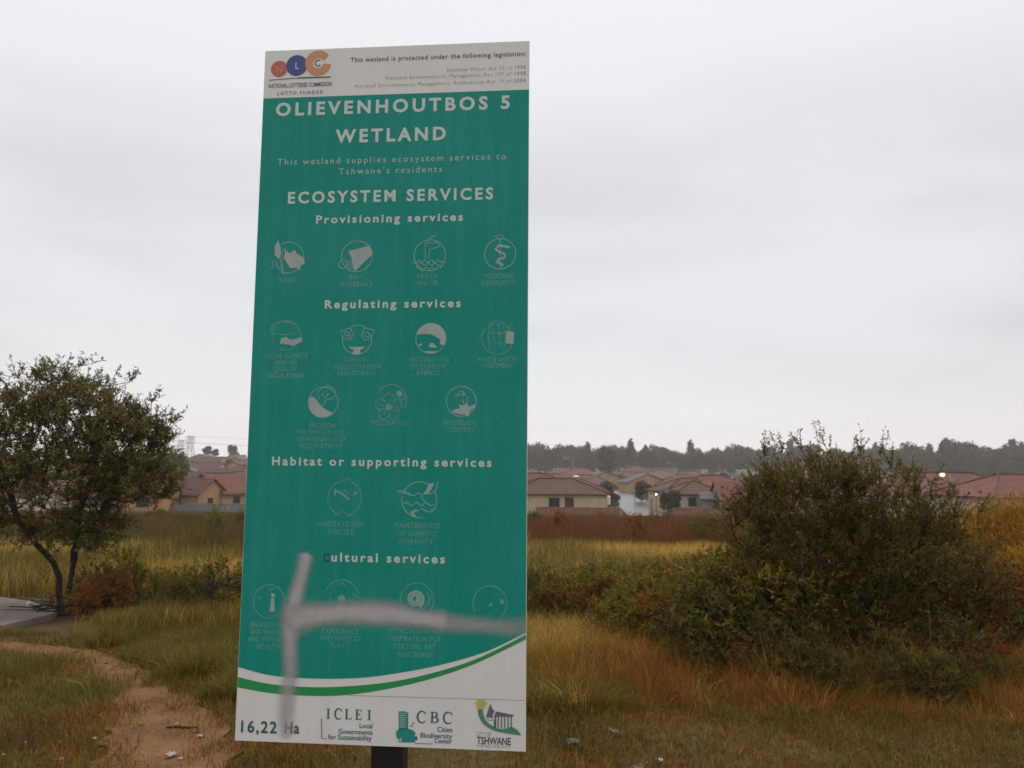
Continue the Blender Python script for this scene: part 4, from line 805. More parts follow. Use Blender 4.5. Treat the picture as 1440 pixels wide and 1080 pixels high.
# ------------------------------------------------------------------ shrubs
def shrub_proto(seed, H, W, cols, ntg, leaf, nleaf, twig=.22, stems=6, rtip=.003, leafm=None, bare=0., shape='dome', ntwig=3, updir=.5):
    rs = np.random.default_rng(seed); st = []
    for i in range(stems):
        a = rs.uniform(0, 6.283); r = rs.uniform(.1, .5) * W; st.append([(rs.uniform(-.06, .06) * W, rs.uniform(-.06, .06) * W, -.05), (r * .4 * math.cos(a), r * .4 * math.sin(a), H * rs.uniform(.25, .4)), (r * math.cos(a), r * math.sin(a), H * rs.uniform(.5, .75))])
    if shape == 'dome': sp = [((0, 0, H * .5), (W * .5, W * .5, H * .45), 3), ((W * .2, 0, H * .65), (W * .3, W * .3, H * .3), 1), ((-W * .22, .05, H * .55), (W * .3, W * .3, H * .32), 1), ((0, W * .1, H * .25), (W * .45, W * .45, H * .22), 1)]
    else: sp = [((0, 0, H * .6), (W * .3, W * .3, H * .4), 2), ((W * .2, 0, H * .35), (W * .3, W * .3, H * .3), 1), ((-W * .2, 0, H * .4), (W * .25, W * .3, H * .35), 1)]
    tg = blobs(rs, sp, ntg); tg[:, 2] = np.maximum(tg[:, 2], .06)
    r = empty('shrub', (0, 0, 0)); plant('shrub', r, st, tg, rs, cols, nleaf=nleaf, twig=twig, ntwig=ntwig, leaf=leaf, step=.12, jit=.03, rtip=rtip, rmax=.03, updir=updir, center=(0, 0, H * .3), trunkname='stems', crownname='foliage', leafm=leafm, along=.6, bare=bare)
    return r
DG = [(0.104, 0.122, 0.029), (0.132, 0.149, 0.037), (0.081, 0.083, 0.024), (0.128, 0.095, 0.032)]
OG = [(0.207, 0.210, 0.044), (0.177, 0.181, 0.039), (0.256, 0.201, 0.051), (0.122, 0.117, 0.029)]
RB = [(0.232, 0.093, 0.034), (0.293, 0.128, 0.041), (0.171, 0.104, 0.033), (0.201, 0.071, 0.032)]
YG = [(0.305, 0.268, 0.061), (0.244, 0.238, 0.054), (0.354, 0.275, 0.068)]
protos = {'dark': [shrub_proto(21, 1.0, 1.1, DG, 70, (.06, .026), 12), shrub_proto(22, .85, 1.3, DG, 80, (.05, .02), 14)],
          'olive': [shrub_proto(23, 1.0, 1.0, OG, 70, (.065, .026), 12), shrub_proto(24, .9, .8, OG + DG[:2], 60, (.07, .022), 12, shape='tall')],
          'red': [shrub_proto(25, .8, .9, RB, 60, (.055, .022), 11), shrub_proto(26, .9, .7, RB + OG[:1], 50, (.06, .02), 11, shape='tall')],
          'weed': [shrub_proto(27, .9, .6, YG + OG[:1], 40, (.07, .02), 10, shape='tall', stems=8), shrub_proto(28, .8, .5, OG, 36, (.075, .022), 10, shape='tall', stems=7)]}
used = set()
def put(kind, px, D, sc_, label, group=None, name='shrub', sz=None):
    k = protos[kind]; i = random.Random(int(px * 7 + D * 31)).randrange(len(k)); src = k[i]
    if id(src) in used: o = copy_tree(src)
    else: o = src; used.add(id(src))
    x, y, z = at(px, D); o.location = (x, y, z - .02); o.rotation_euler = (0, 0, (px * 1.7 + D * 3) % 6.28); o.scale = (sc_, sc_, sz or sc_)
    if group: o['group'] = group
    elif 'group' in o: del o['group']
    tag(o, label, 'shrub'); o.name = name; return o
put('dark', 262, 9.3, .62, 'dark leafy shrub in front of the straw band close to the sign')
put('dark', 305, 9.6, .78, 'dark shrub touching the left edge of the sign')
put('dark', 230, 10.4, .55, 'low dark shrub between the sign and the thin reddish shrub')
put('red', 168, 9.9, .62, 'thin reddish brown shrub right of the left tree')
put('olive', 190, 10.6, .75, 'loose olive shrub right of the left tree trunk')
put('red', 133, 9.3, .5, 'small red leaved weed at the foot of the left tree')
put('dark', 150, 10.1, .6, 'dark low shrub just right of the left tree trunk')
put('dark', 215, 7.0, .1, 'tiny dark tuft beside the bend of the footpath', sz=.13)
# the undergrowth right of the sign
rng = random.Random(8)
gl = {'dark': ('dark green bush in the thicket right of the sign', 'dark bushes in the right thicket'), 'olive': ('olive green weed bush in the thicket right of the sign', 'olive bushes in the right thicket'),
      'red': ('red brown bush in the thicket right of the sign', 'red brown bushes in the right thicket'), 'weed': ('tall yellow green weed in the thicket right of the sign', 'tall weeds in the right thicket')}
for i in range(64):
    px = 745 + (i + rng.random()) / 64 * 330; D = rng.uniform(8.0, 10.6) - .9 * max(0, (px - 900) / 150); k = rng.choice(['dark', 'olive', 'olive', 'weed', 'weed', 'red', 'dark'])
    put(k, px, D, rng.uniform(.48, .72) + .14 * max(0, (px - 850) / 200), *gl[k], name='weed' if k == 'weed' else 'shrub')
for i in range(16):
    px = 985 + rng.random() * 130; D = rng.uniform(6.3, 7.6); k = rng.choice(['olive', 'weed', 'dark'])
    put(k, px, D, rng.uniform(.5, .85), *gl[k], name='weed' if k == 'weed' else 'shrub')
for i in range(22):
    px = 1300 + rng.random() * 190; D = rng.uniform(6.8, 8.3); k = rng.choice(['dark', 'red', 'red', 'red'] if px < 1370 else ['red'])
    put(k, px, D, rng.uniform(.5, .9) if px < 1370 else rng.uniform(.6, 1.0), *gl[k])
for i in range(20):
    px = 1050 + i * 18 + rng.random() * 14; D = rng.uniform(5.75, 6.3); k = rng.choice(['dark', 'dark', 'red', 'olive'])
    put(k, px, D, rng.uniform(.24, .42), *gl[k])
for i in range(12):
    px = 1090 + i * 22 + rng.random() * 15; D = rng.uniform(7.4, 8.0); k = rng.choice(['dark', 'dark', 'olive'])
    put(k, px, D, rng.uniform(.9, 1.2), *gl[k])
for i in range(46):
    px = 842 + rng.random() * 200; D = rng.uniform(6.9, 8.7) - .4 * max(0, (px - 960) / 80); k = rng.choice(['weed', 'weed', 'olive', 'olive', 'dark', 'red'])
    put(k, px, D, rng.uniform(.42, .66) + .16 * max(0, (px - 880) / 160), *gl[k], name='weed' if k == 'weed' else 'shrub')
for i in range(18):
    px = 985 + rng.random() * 110; D = rng.uniform(6.5, 7.4); k = rng.choice(['weed', 'olive', 'weed', 'dark'])
    put(k, px, D, rng.uniform(.75, 1.05), *gl[k], name='weed' if k == 'weed' else 'shrub')
for i in range(22):
    px = 1040 + rng.random() * 380; D = rng.uniform(6.0, 7.6); k = rng.choice(['dark', 'dark', 'red', 'dark'])
    put(k, px, D, rng.uniform(.38, .62), *gl[k])
# dark bushes on the wet valley floor
for i in range(34):
    px = -40 + (i + rng.random()) / 34 * 400; D = rng.uniform(24, 56); k = rng.choice(['dark', 'dark', 'olive', 'red'])
    x_ = X(px, D); put(k, px, D, (1.6 - rng.uniform(58, 82) * D / 1080 - gz(x_, D)) / 1.0, {'dark': 'dark bush on the valley floor left of the sign', 'olive': 'olive bush on the valley floor left of the sign', 'red': 'brown bush on the valley floor left of the sign'}[k], 'valley bushes left of the sign')
for i in range(44):
    px = 735 + (i + rng.random()) / 44 * 400; D = rng.uniform(24, 62); k = rng.choice(['red', 'red', 'red', 'olive', 'dark'])
    x_ = X(px, D); put(k, px, D, (1.6 - rng.uniform(60, 84) * D / 1080 - gz(x_, D)) / .9, {'dark': 'dark bush on the valley floor right of the sign', 'olive': 'olive bush on the valley floor right of the sign', 'red': 'red brown bush on the valley floor right of the sign'}[k], 'valley bushes right of the sign')
put('dark', 232, 46, 1.25, 'rounded dark green bush standing below the orange house')
for k in protos:
    for s_ in protos[k]:
        if id(s_) not in used:
            for c_ in list(s_.children): bpy.data.objects.remove(c_)
            bpy.data.objects.remove(s_)

# ------------------------------------------------------------------ the thorn bush at the right
rs = np.random.default_rng(9)
BD = 6.9; bx, by, bz = at(1215, BD); big = empty('thorn_bush', (bx, by, bz)); tag(big, 'large olive brown straggly thorn bush filling the right side in front of the township', 'bush')
s2 = BD / 1086
def bp_(px, py, dy=0.): return ((px - 1215) * s2, dy, (922 - py) * s2)
st = []
for k in range(17):
    a = -1 + 2 * k / 16; st.append([(a * .6, rs.uniform(-.3, .3), -.05), (a * .8, rs.uniform(-.45, .35), .5), (a * .95 + rs.uniform(-.15, .15), rs.uniform(-.55, .5), rs.uniform(.8, 1.2))])
spec = [(bp_(1150, 790), (.85, .7, .56), 3), (bp_(1265, 800), (.8, .7, .52), 3), (bp_(1140, 725), (.62, .5, .34), 2.6), (bp_(1235, 730), (.6, .5, .32), 2.4), (bp_(1055, 830), (.42, .5, .5), 1.6), (bp_(1340, 815), (.3, .5, .32), .7), (bp_(1200, 875), (1.12, .75, .32), 3.6), (bp_(1165, 678), (.80, .4, .15), 2.6), (bp_(1080, 720), (.35, .4, .3), 1.1), (bp_(1290, 730), (.35, .4, .28), 1.0), (bp_(1020, 865), (.35, .5, .35), 1.0), (bp_(1290, 885), (.45, .5, .3), 1.2), (bp_(1200, 770), (.4, .4, .4), 1.6)]
tg = blobs(rs, spec, 980); tg[:, 2] = np.maximum(tg[:, 2], .08)
tg = np.concatenate([tg, np.array([bp_(1160, 618), bp_(1128, 628), bp_(1100, 630), bp_(1075, 636), bp_(1172, 640), bp_(1210, 630), bp_(1238, 634), bp_(1200, 642), bp_(1255, 650), bp_(1140, 645), bp_(1330, 690), bp_(1370, 715), bp_(1300, 712), bp_(1310, 675), bp_(1280, 660), bp_(1065, 690), bp_(1050, 720), bp_(1380, 760)])])
BC = [(0.116, 0.122, 0.027), (0.152, 0.161, 0.039), (0.128, 0.078, 0.027), (0.085, 0.066, 0.022), (0.189, 0.183, 0.051)]
plant('bush', big, st, tg, rs, BC, nleaf=19, twig=.20, ntwig=4, leaf=(.032, .010), step=.11, jit=.03, rtip=.0026, rmax=.03, center=bp_(1200, 860), updir=.5, along=1.2, trunkname='branches', crownname='foliage', bare=.12)

# ------------------------------------------------------------------ grasses
def tufts(nt, D0, D1, p0, p1, rs, p, dens, per, spread):
    """blades gathered in tussocks: x, y, tussock index, lean direction and amount"""
    x, y, px = scatter(nt, D0, D1, p0, p1, rs, p); k = dens(x, y, px); x, y, px = x[k], y[k], px[k]; t_ = len(x)
    cnt = rs.integers(per // 2, per * 2, t_); ti = np.repeat(np.arange(t_), cnt); m = len(ti); sp_ = spread * rs.uniform(.5, 1.5, t_)
    dx = rs.normal(size=m) * sp_[ti]; dy = rs.normal(size=m) * sp_[ti]; wx, wy = rs.normal(0, .06, t_), rs.normal(0, .04, t_)
    lx, ly = dx * 1.6 + wx[ti] + rs.normal(size=m) * .05, dy * 1.6 + wy[ti] + rs.normal(size=m) * .05
    return x[ti] + dx, y[ti] + dy, px[ti], ti, t_, np.arctan2(ly, lx), np.hypot(lx, ly) * 3.2
def blades(name, label, x, y, h, wd, cols, rs, lean=.35, mat=GRASS, cat='grass', bend=.35, zoff=0., ld=None, lm=None):
    n = len(x); z = ground(x, y) - .01 + zoff; a = rs.uniform(0, 2 * np.pi, n)
    if ld is None: ld = rs.uniform(0, 2 * np.pi, n); lm = np.abs(rs.normal(0, lean, n))
    lm = np.clip(lm, 0, 1.3)
    base_ = np.stack([x, y, z], -1); s_ = np.stack([np.cos(a), np.sin(a), np.zeros(n)], -1) * (wd / 2)[:, None]
    l = np.stack([np.cos(ld), np.sin(ld), np.zeros(n)], -1) * (lm * h)[:, None]; up = np.stack([np.zeros(n), np.zeros(n), h], -1)
    mid = base_ + up * .55 + l * .4; tip = base_ + up * (1 - bend * lm[:, None] * .6) + l * (1 + bend)
    V = np.stack([base_ - s_, base_ + s_, mid + s_ * .75, mid - s_ * .75, tip], 1).reshape(-1, 3); o = np.arange(n)[:, None] * 5
    o_ = link_mesh(name, mesh_np(name, V, [o + np.array([[0, 1, 2, 3]]), o + np.array([[3, 2, 4]])], np.repeat(cols, 5, 0)), mat)
    return tag(o_, label, cat, kind='stuff')
def scatter(n, D0, D1, p0, p1, rs, p=1.0):
    u = rs.uniform(size=n); D = (D0 ** (2 - p) + u * (D1 ** (2 - p) - D0 ** (2 - p))) ** (1 / (2 - p)) if p != 2 else D0 * (D1 / D0) ** u
    px = rs.uniform(p0, p1, n); return X(px, D), D, px
def pick(rs, n, cols, wts):
    w_ = np.array(wts, float); c = np.array(cols)[rs.choice(len(cols), n, p=w_ / w_.sum())]; return c * rs.uniform(.72, 1.28, (n, 1))
GREEN = (.150, .146, .024); OLIVE = (.175, .148, .030); BROWN = (.185, .102, .030); STRAW = (.48, .36, .10); RUST = (.36, .135, .030); DRY = (.33, .205, .055)
rs = np.random.default_rng(1)
# short worn turf by the sign
x, y, px = scatter(420000, 2.6, 8.2, -420, 1860, rs, 1.3)
pd = path_dist(x, y); nz = vn(x, y, .55, 21) * .6 + vn(x, y, .17, 22) * .4; nz2 = vn(x, y, 1.1, 23)
bare = sstep(nz, .36, .6); right = sstep(px, 700, 800)
pd = pd + (vn(x, y, .28, 24) - .5) * 1.1 + (vn(x, y, .09, 25) - .5) * .5
keep = (rs.uniform(size=len(x)) < (.16 + .4 * right + (.84 - .4 * right) * bare) * (.45 + .55 * sstep(y, 3.8, 5.6) + .2 * right)) & (pd > .85 + rs.normal(0, .34, len(x)))
keep &= ~((px < 98) & (y > 7.95 + np.clip(px, 0, 98) * .0135) & (y > 7.95))
x, y, px, nz, nz2, pd = [q[keep] for q in (x, y, px, nz, nz2, pd)]; n = len(x)
gk = sstep(vn(x, y, .8, 30), .4, .65) * (.35 + .65 * sstep(px, 300, 150) + 0 * x); gk = np.clip(gk + .6 * sstep(y, 5.6, 6.6) * sstep(px, 360, 300) * sstep(px, 190, 240), 0, 1)
cols = np.where((rs.uniform(size=n) < gk)[:, None], pick(rs, n, [GREEN, OLIVE, (.11, .12, .035)], [2, 2, 1]), pick(rs, n, [BROWN, OLIVE, DRY, RUST], [3, 2.6, 1.4, .5]) * (.52 + .6 * vn(x, y, .35, 33))[:, None])
h = rs.uniform(.03, .085, n) * (.7 + .9 * nz2) * (1 + .9 * gk * sstep(y, 5.2, 6.2)); blades('short_grass', 'short worn brown and green grass on the ground round the sign', x, y, h, rs.uniform(.003, .0065, n), cols, rs, .55)
# greener tuft grass left of the sign, behind the path
x, y, px = scatter(70000, 5.4, 9.6, 150, 400, rs, 1.0); pd = path_dist(x, y); k = (pd > 1.15) & (rs.uniform(size=len(x)) < sstep(vn(x, y, .45, 41), .25, .6)); x, y, px = x[k], y[k], px[k]; n = len(x)
blades('green_grass', 'fresh green tufted grass between the footpath and the sign', x, y, rs.uniform(.08, .2, n) * (.5 + vn(x, y, .5, 42)), rs.uniform(.004, .008, n), pick(rs, n, [GREEN, (.105, .115, .034), OLIVE, DRY], [2, 3, 2, .7]), rs, .5)
# rust coloured tall grass before the thorn bush
x, y, px, ti, nt_, ld_, lm_ = tufts(5200, 4.75, 7.5, 780, 1660, rs, 1.0, lambda x, y, px: (rs.uniform(size=len(x)) < .15 + .85 * sstep(vn(x, y, .5, 51), .3, .6)) & (y > 4.9 + .6 * vn(x, y, .6, 52) + .55 * sstep(px, 980, 860)), 20, .05)
ru = sstep(vn(x, y, .7, 53), .3, .6); tcol = pick(rs, nt_, [RUST, (.33, .165, .045), DRY, BROWN, OLIVE, STRAW, (.20, .07, .03), GREEN], [3, 2, 2, 1.6, 1.8, 1.2, 1, .8]); th = rs.uniform(.10, .36, nt_) * (.6 + .5 * rs.uniform(size=nt_))
n = len(x); cols = np.where((rs.uniform(size=n) < .75)[:, None], tcol[ti] * rs.uniform(.8, 1.2, (n, 1)), pick(rs, n, [BROWN, OLIVE, RUST], [1, 1, 1]))
blades('rust_grass', 'rust brown tall dry grass in front of the thorn bush', x, y, th[ti] * rs.uniform(.55, 1.15, n) * (.55 + .7 * sstep(y, 5.2, 6.2)), rs.uniform(.0022, .0046, n), cols, rs, ld=ld_, lm=lm_)
# straw grass right beside the sign
x, y, px, ti, nt_, ld_, lm_ = tufts(3400, 5.3, 9.0, 690, 985, rs, 1.0, lambda x, y, px: rs.uniform(size=len(x)) < (.2 + .8 * sstep(vn(x, y, .5, 61), .25, .55)) * sstep(px, 930, 850), 24, .06)
gg = sstep(y, 6.9, 6.2); n = len(x); tcol = pick(rs, nt_, [STRAW, (.44, .35, .14), DRY, OLIVE, (.30, .23, .08)], [3, 2, 1.6, 1, 1.5]); tgc = pick(rs, nt_, [GREEN, OLIVE, BROWN, DRY], [1, 2, 1.2, .6]); th = rs.uniform(.14, .40, nt_)
cols = np.where((rs.uniform(size=nt_)[ti] < gg * .85)[:, None], tgc[ti], tcol[ti]) * rs.uniform(.8, 1.2, (n, 1))
blades('straw_grass', 'pale straw coloured grass standing right beside the sign', x, y, th[ti] * rs.uniform(.55, 1.15, n) * (1 - .45 * gg), rs.uniform(.0028, .0056, n), cols, rs, ld=ld_, lm=lm_)
# weeds and mixed grass behind
x, y, px = scatter(150000, 8.0, 14, -350, 1800, rs, 1.2); d_ = vn(x, y, .8, 71); k = (rs.uniform(size=len(x)) < sstep(d_, .2, .55)) & ~((px < 100) & (y < 11.4)); x, y, px, d_ = x[k], y[k], px[k], d_[k]; n = len(x)
sw = np.clip(sstep(px, 110, 40) * sstep(y, 9.5, 10.5) + .25, 0, .85)
cols = np.where((rs.uniform(size=n) < sw)[:, None], pick(rs, n, [STRAW, DRY, (.17, .15, .05)], [2, 2, 2]), pick(rs, n, [OLIVE, GREEN, BROWN, DRY], [3, 2, 2.5, 1]))
blades('mixed_grass', 'mixed olive and brown rank grass behind the sign', x, y, rs.uniform(.15, .42, n) * (.5 + .8 * d_), rs.uniform(.004, .008, n), cols, rs, .4)
# band of ripe straw grass across the valley
bnd = lambda x: 15.5 + 9 * vn(x, x * 0, 5.5, 99) + 3 * vn(x, x * 0, 1.3, 98)
x, y, px = scatter(300000, 11.2, 29, -320, 1760, rs, 1.4); k = y < bnd(x) + rs.normal(0, 1.0, len(x)); x, y, px = x[k], y[k], px[k]; d_ = vn(x, y, 2.2, 81) * .6 + vn(x, y, .6, 82) * .4; n = len(x)
gg = np.clip(sstep(vn(x, y, 3.5, 83), .5, .72) * .75 + .3 * sstep(px, 240, 100), 0, .9); cols = np.where((rs.uniform(size=n) < gg)[:, None], pick(rs, n, [OLIVE, (.13, .13, .045), BROWN], [2, 3, 1]), pick(rs, n, [STRAW, (.60, .47, .17), DRY, (.40, .32, .09)], [3, 3, 1.2, 1.6]))
blades('straw_band_grass', 'band of ripe straw coloured grass across the shallow valley', x, y, rs.uniform(.22, .55, n) * (.5 + .8 * d_), rs.uniform(.006, .012, n), cols, rs, .3)
# dark and red brown growth on the valley floor
x, y, px = scatter(320000, 15.5, 95, -300, 1740, rs, 1.6); k = y > bnd(x) + rs.normal(0, 1.0, len(x)); x, y, px = x[k], y[k], px[k]; d_ = vn(x, y, 5, 91) * .6 + vn(x, y, 1.6, 92) * .4; k = ~(np.abs(x - np.interp(y, [84, 104], [X(906, 84), X(906, 104)])) < 3.0) | (y < 85); x, y, px, d_ = x[k], y[k], px[k], d_[k]; n = len(x)
rr = sstep(px, 560, 700) * (.35 + .65 * sstep(vn(x, y, 6, 93), .3, .6)); cols = np.where((rs.uniform(size=n) < rr)[:, None], pick(rs, n, [(.16, .055, .024), (.20, .075, .032), (.12, .065, .024)], [3, 2, 2]), pick(rs, n, [(.105, .088, .026), (.082, .08, .024), (.14, .095, .034), (.19, .155, .05)], [3, 3, 2, 1]))
blades('reed_growth', 'rank red brown and dark olive growth on the valley floor', x, y, rs.uniform(.5, 1.05, n) * (.5 + .75 * d_) * (1 - .55 * sstep(y, 45, 75)) * (1 - .55 * sstep(y, 74, 88)), rs.uniform(.012, .03, n) * np.clip(y / 40, .6, 1.6), cols, rs, .28)
# golden reed clump at the right edge
def reeds(label, px_c, D, W, Dp, H, n, cols, seed):
    rs = np.random.default_rng(seed); cx, cy, cz = at(px_c, D); r = empty('reed_clump', (cx, cy, cz)); tag(r, label, 'reeds')
    a = rs.uniform(0, 6.283, n); q = rs.uniform(0, 1, n) ** .5; x = np.cos(a) * q * W / 2; y = np.sin(a) * q * Dp / 2; hh = H * (1 - .45 * q ** 2.2) * rs.uniform(.72, 1.05, n)
    o = blades('reed_stems', None, x + cx, y + cy, hh, rs.uniform(.006, .013, n), cols(rs, n), rs, .16); del o['kind']; o['kind'] = 'stuff'
    V = np.zeros(len(o.data.vertices) * 3, np.float32); o.data.vertices.foreach_get('co', V); V = V.reshape(-1, 3) - np.array([cx, cy, cz], np.float32); o.data.vertices.foreach_set('co', V.ravel()); o.parent = r
    if 'category' in o: del o['category']
    m = n * 2; i = rs.integers(0, n, m); b_ = np.stack([x[i], y[i], hh[i] * rs.uniform(.78, 1.0, m)], -1); d = unit(rs.normal(size=(m, 3)) * .5 + np.array([0, 0, .9])); lv, lf = leaves_mesh(b_, d, rs.uniform(.05, .11, m), rs.uniform(.006, .013, m), rs)
    link_mesh('seed_heads', mesh_np('seed_heads', lv, [lf], np.repeat(pick(rs, m, [(.40, .26, .035), (.33, .20, .035), (.27, .13, .03)], [2, 2, 1]), 4, 0)), GRASS, r)
reeds('dense golden brown reed clump at the right edge behind the thorn bush', 1432, 8.9, 2.3, 1.5, 1.50, 17000, lambda rs, n: pick(rs, n, [(.27, .15, .03), (.22, .105, .03), (.15, .06, .022)], [3, 3, 2]), 3)
reeds('lower golden reed clump between the thorn bush and the red roofs', 1318, 9.8, 1.9, 1.2, 1.27, 10000, lambda rs, n: pick(rs, n, [(.24, .15, .035), (.19, .12, .03), (.13, .08, .025)], [3, 3, 2]), 5)
reeds('dark rust red reed clump below the golden reeds at the right edge', 1448, 7.3, 1.35, .9, 1.0, 10000, lambda rs, n: pick(rs, n, [(.17, .055, .025), (.13, .05, .025), (.22, .09, .03)], [3, 3, 1]), 8)
# pale dead stalks standing through the bush
rs = np.random.default_rng(15); n = 30
for i in range(n):
    px_, D_ = rs.uniform(960, 1400), rs.uniform(5.7, 6.5); x, y, z = at(px_, D_); h_ = rs.uniform(.25, .6); l = rs.normal(0, .10, 2)
    m = MB(); m.tube([(0, 0, -.02), (l[0] * .35, l[1] * .35, h_ * .5), (l[0], l[1], h_)], [.0022, .0018, .001], 5); o = m.build('dry_stalk', pmat('dead_stalk', (.24, .17, .08), .8)); o.location = (x, y, z)
    tag(o, 'thin pale dead stalk standing in front of the thorn bush', 'stalk', 'dead stalks before the thorn bush')
# seed stalks with dark heads by the left edge of the sign
for i in range(7):
    px_, D_ = rs.uniform(285, 332), rs.uniform(8.2, 8.9); x, y, z = at(px_, D_); r = empty('seed_stalk', (x, y, z)); tag(r, 'dark weed stalk with round black seed heads left of the sign', 'weed', 'dark seed stalks left of the sign'); h_ = rs.uniform(.5, .75)
    m = MB(); m.tube([(0, 0, -.02), (.02, 0, h_ * .5), (rs.normal(0, .05), 0, h_)], [.004, .003, .002], 5); hd = MB()
    for k in range(7):
        zz = h_ * rs.uniform(.5, 1); q = Vector((rs.normal(0, .05), rs.normal(0, .05), zz)); m.tube([(.015, 0, zz - .07), tuple(q)], .0015, 4); hd.tube([q - Vector((0, 0, .012)), q - Vector((0, 0, .006)), q + Vector((0, 0, .006)), q + Vector((0, 0, .012))], [.006, .013, .013, .005], 7)
    m.build('stem', BARK, r); hd.build('seed_heads', BARK, r)['kind'] = 'stuff'

# pebbles pressed into the path and the bare ground
rs = np.random.default_rng(31); x, y, px = scatter(9000, 2.8, 8.0, -420, 1860, rs, 1.2); pd = path_dist(x, y); k = (pd < 1.25) & (rs.uniform(size=len(x)) < .8) | (vn(x, y, .55, 21) * .6 + vn(x, y, .17, 22) * .4 < .42) & (rs.uniform(size=len(x)) < .35); k &= ~((px < 100) & (y > 7.8)); x, y = x[k], y[k]; n = len(x)
bm = bmesh.new(); bmesh.ops.create_icosphere(bm, subdivisions=1, radius=1); bv_ = np.array([v.co[:] for v in bm.verts]); bf_ = np.array([[v.index for v in f.verts] for f in bm.faces]); bm.free()
r_ = rs.uniform(.003, .009, n) * np.where(rs.uniform(size=n) < .06, 2.2, 1); V = bv_[None] * (r_[:, None, None] * rs.uniform(.6, 1.3, (n, len(bv_), 1)) * np.array([1, 1, .6])) + np.stack([x, y, ground(x, y) + .012 * (path_dist(x, y) < 1) + r_ * .2], -1)[:, None]
o = link_mesh('gravel', mesh_np('gravel', V.reshape(-1, 3), [(np.arange(n)[:, None, None] * len(bv_) + bf_[None]).reshape(-1, 3)], np.repeat(pick(rs, n, [(.20, .13, .08), (.30, .23, .17), (.12, .07, .045), (.4, .36, .3)], [3, 2, 2, .5]), len(bv_), 0)), leafmat('pebble', 0.0, .9)); tag(o, 'small pebbles and crumbs of earth on the footpath and bare ground', 'gravel', kind='stuff')

# ------------------------------------------------------------------ litter, stick, log
PAPER = pmat('white_paper', (.50, .48, .45), .8, noise=.1); PLAST = pmat('pale_plastic', (.13, .14, .12), .35, .5, noise=.2)
def scrap(px, py, s_, label, mat=PAPER, group=None, seed=0):
    d = py - (656.8 + (px - 720) * .0076); D = 1080 * 1.35 / (d - 54) if d < 345 else 1080 * 1.6 / d
    D = max(D, 3.2); q = random.Random(seed + int(px)); bm = bmesh.new(); bmesh.ops.create_grid(bm, x_segments=5, y_segments=5, size=s_ / 2)
    for v in bm.verts: v.co.z = q.uniform(0, .35) * s_; v.co.x *= q.uniform(.75, 1.2); v.co.y *= q.uniform(.5, 1.0)
    bmesh.ops.solidify(bm, geom=bm.faces[:], thickness=.002)
    me = bpy.data.meshes.new('scrap'); bm.to_mesh(me); bm.free(); o = link_mesh('litter_scrap', me, mat); x, y, z = at(px, D); o.location = (x, y, z + .02); o.rotation_euler.z = q.uniform(0, 6); return tag(o, label, 'litter', group)
for px_, py_, s_ in ((158, 1021, .03), (20, 1053, .022), (114, 1047, .035), (36, 1042, .02), (276, 1050, .022), (283, 1068, .02), (301, 1021, .03), (269, 1004, .02), (64, 1026, .018), (925, 1050, .028), (1440, 1001, .03)):
    scrap(px_, py_, s_, 'tiny white paper scrap lying on the worn ground', group='white paper scraps')
scrap(263, 1045, .06, 'larger white paper scrap on the footpath left of the sign'); scrap(895, 1066, .09, 'crumpled pale plastic bag on the ground right of the sign', PLAST); scrap(804, 1030, .08, 'grey white rag lying in the grass right of the sign', PLAST); scrap(862, 1014, .07, 'small grey rag under the rust grass right of the sign', PLAST)
x, y, z = at(274, 4.85); m = MB(); m.tube([(-.085, 0, .02), (-.03, .01, .022), (.04, .0, .02), (.1, .015, .02)], [.005, .007, .006, .004], 6); o = m.build('stick', BARK); o.location = (x, y, z); tag(o, 'short dark stick lying on the footpath by the sign', 'stick')
m = MB(); a_ = at(1262, 5.75); c_ = at(1345, 5.35); m.tube([(0, 0, .09), ((c_[0] - a_[0]) * .3, (c_[1] - a_[1]) * .3 + .03, .10), ((c_[0] - a_[0]) * .6, (c_[1] - a_[1]) * .6 - .02, .06), (c_[0] - a_[0], c_[1] - a_[1], .01)], [.007, .013, .015, .008], 8); o = m.build('fallen_branch', BARK); o.location = a_; tag(o, 'fallen dark branch lying in the grass under the thorn bush', 'branch')

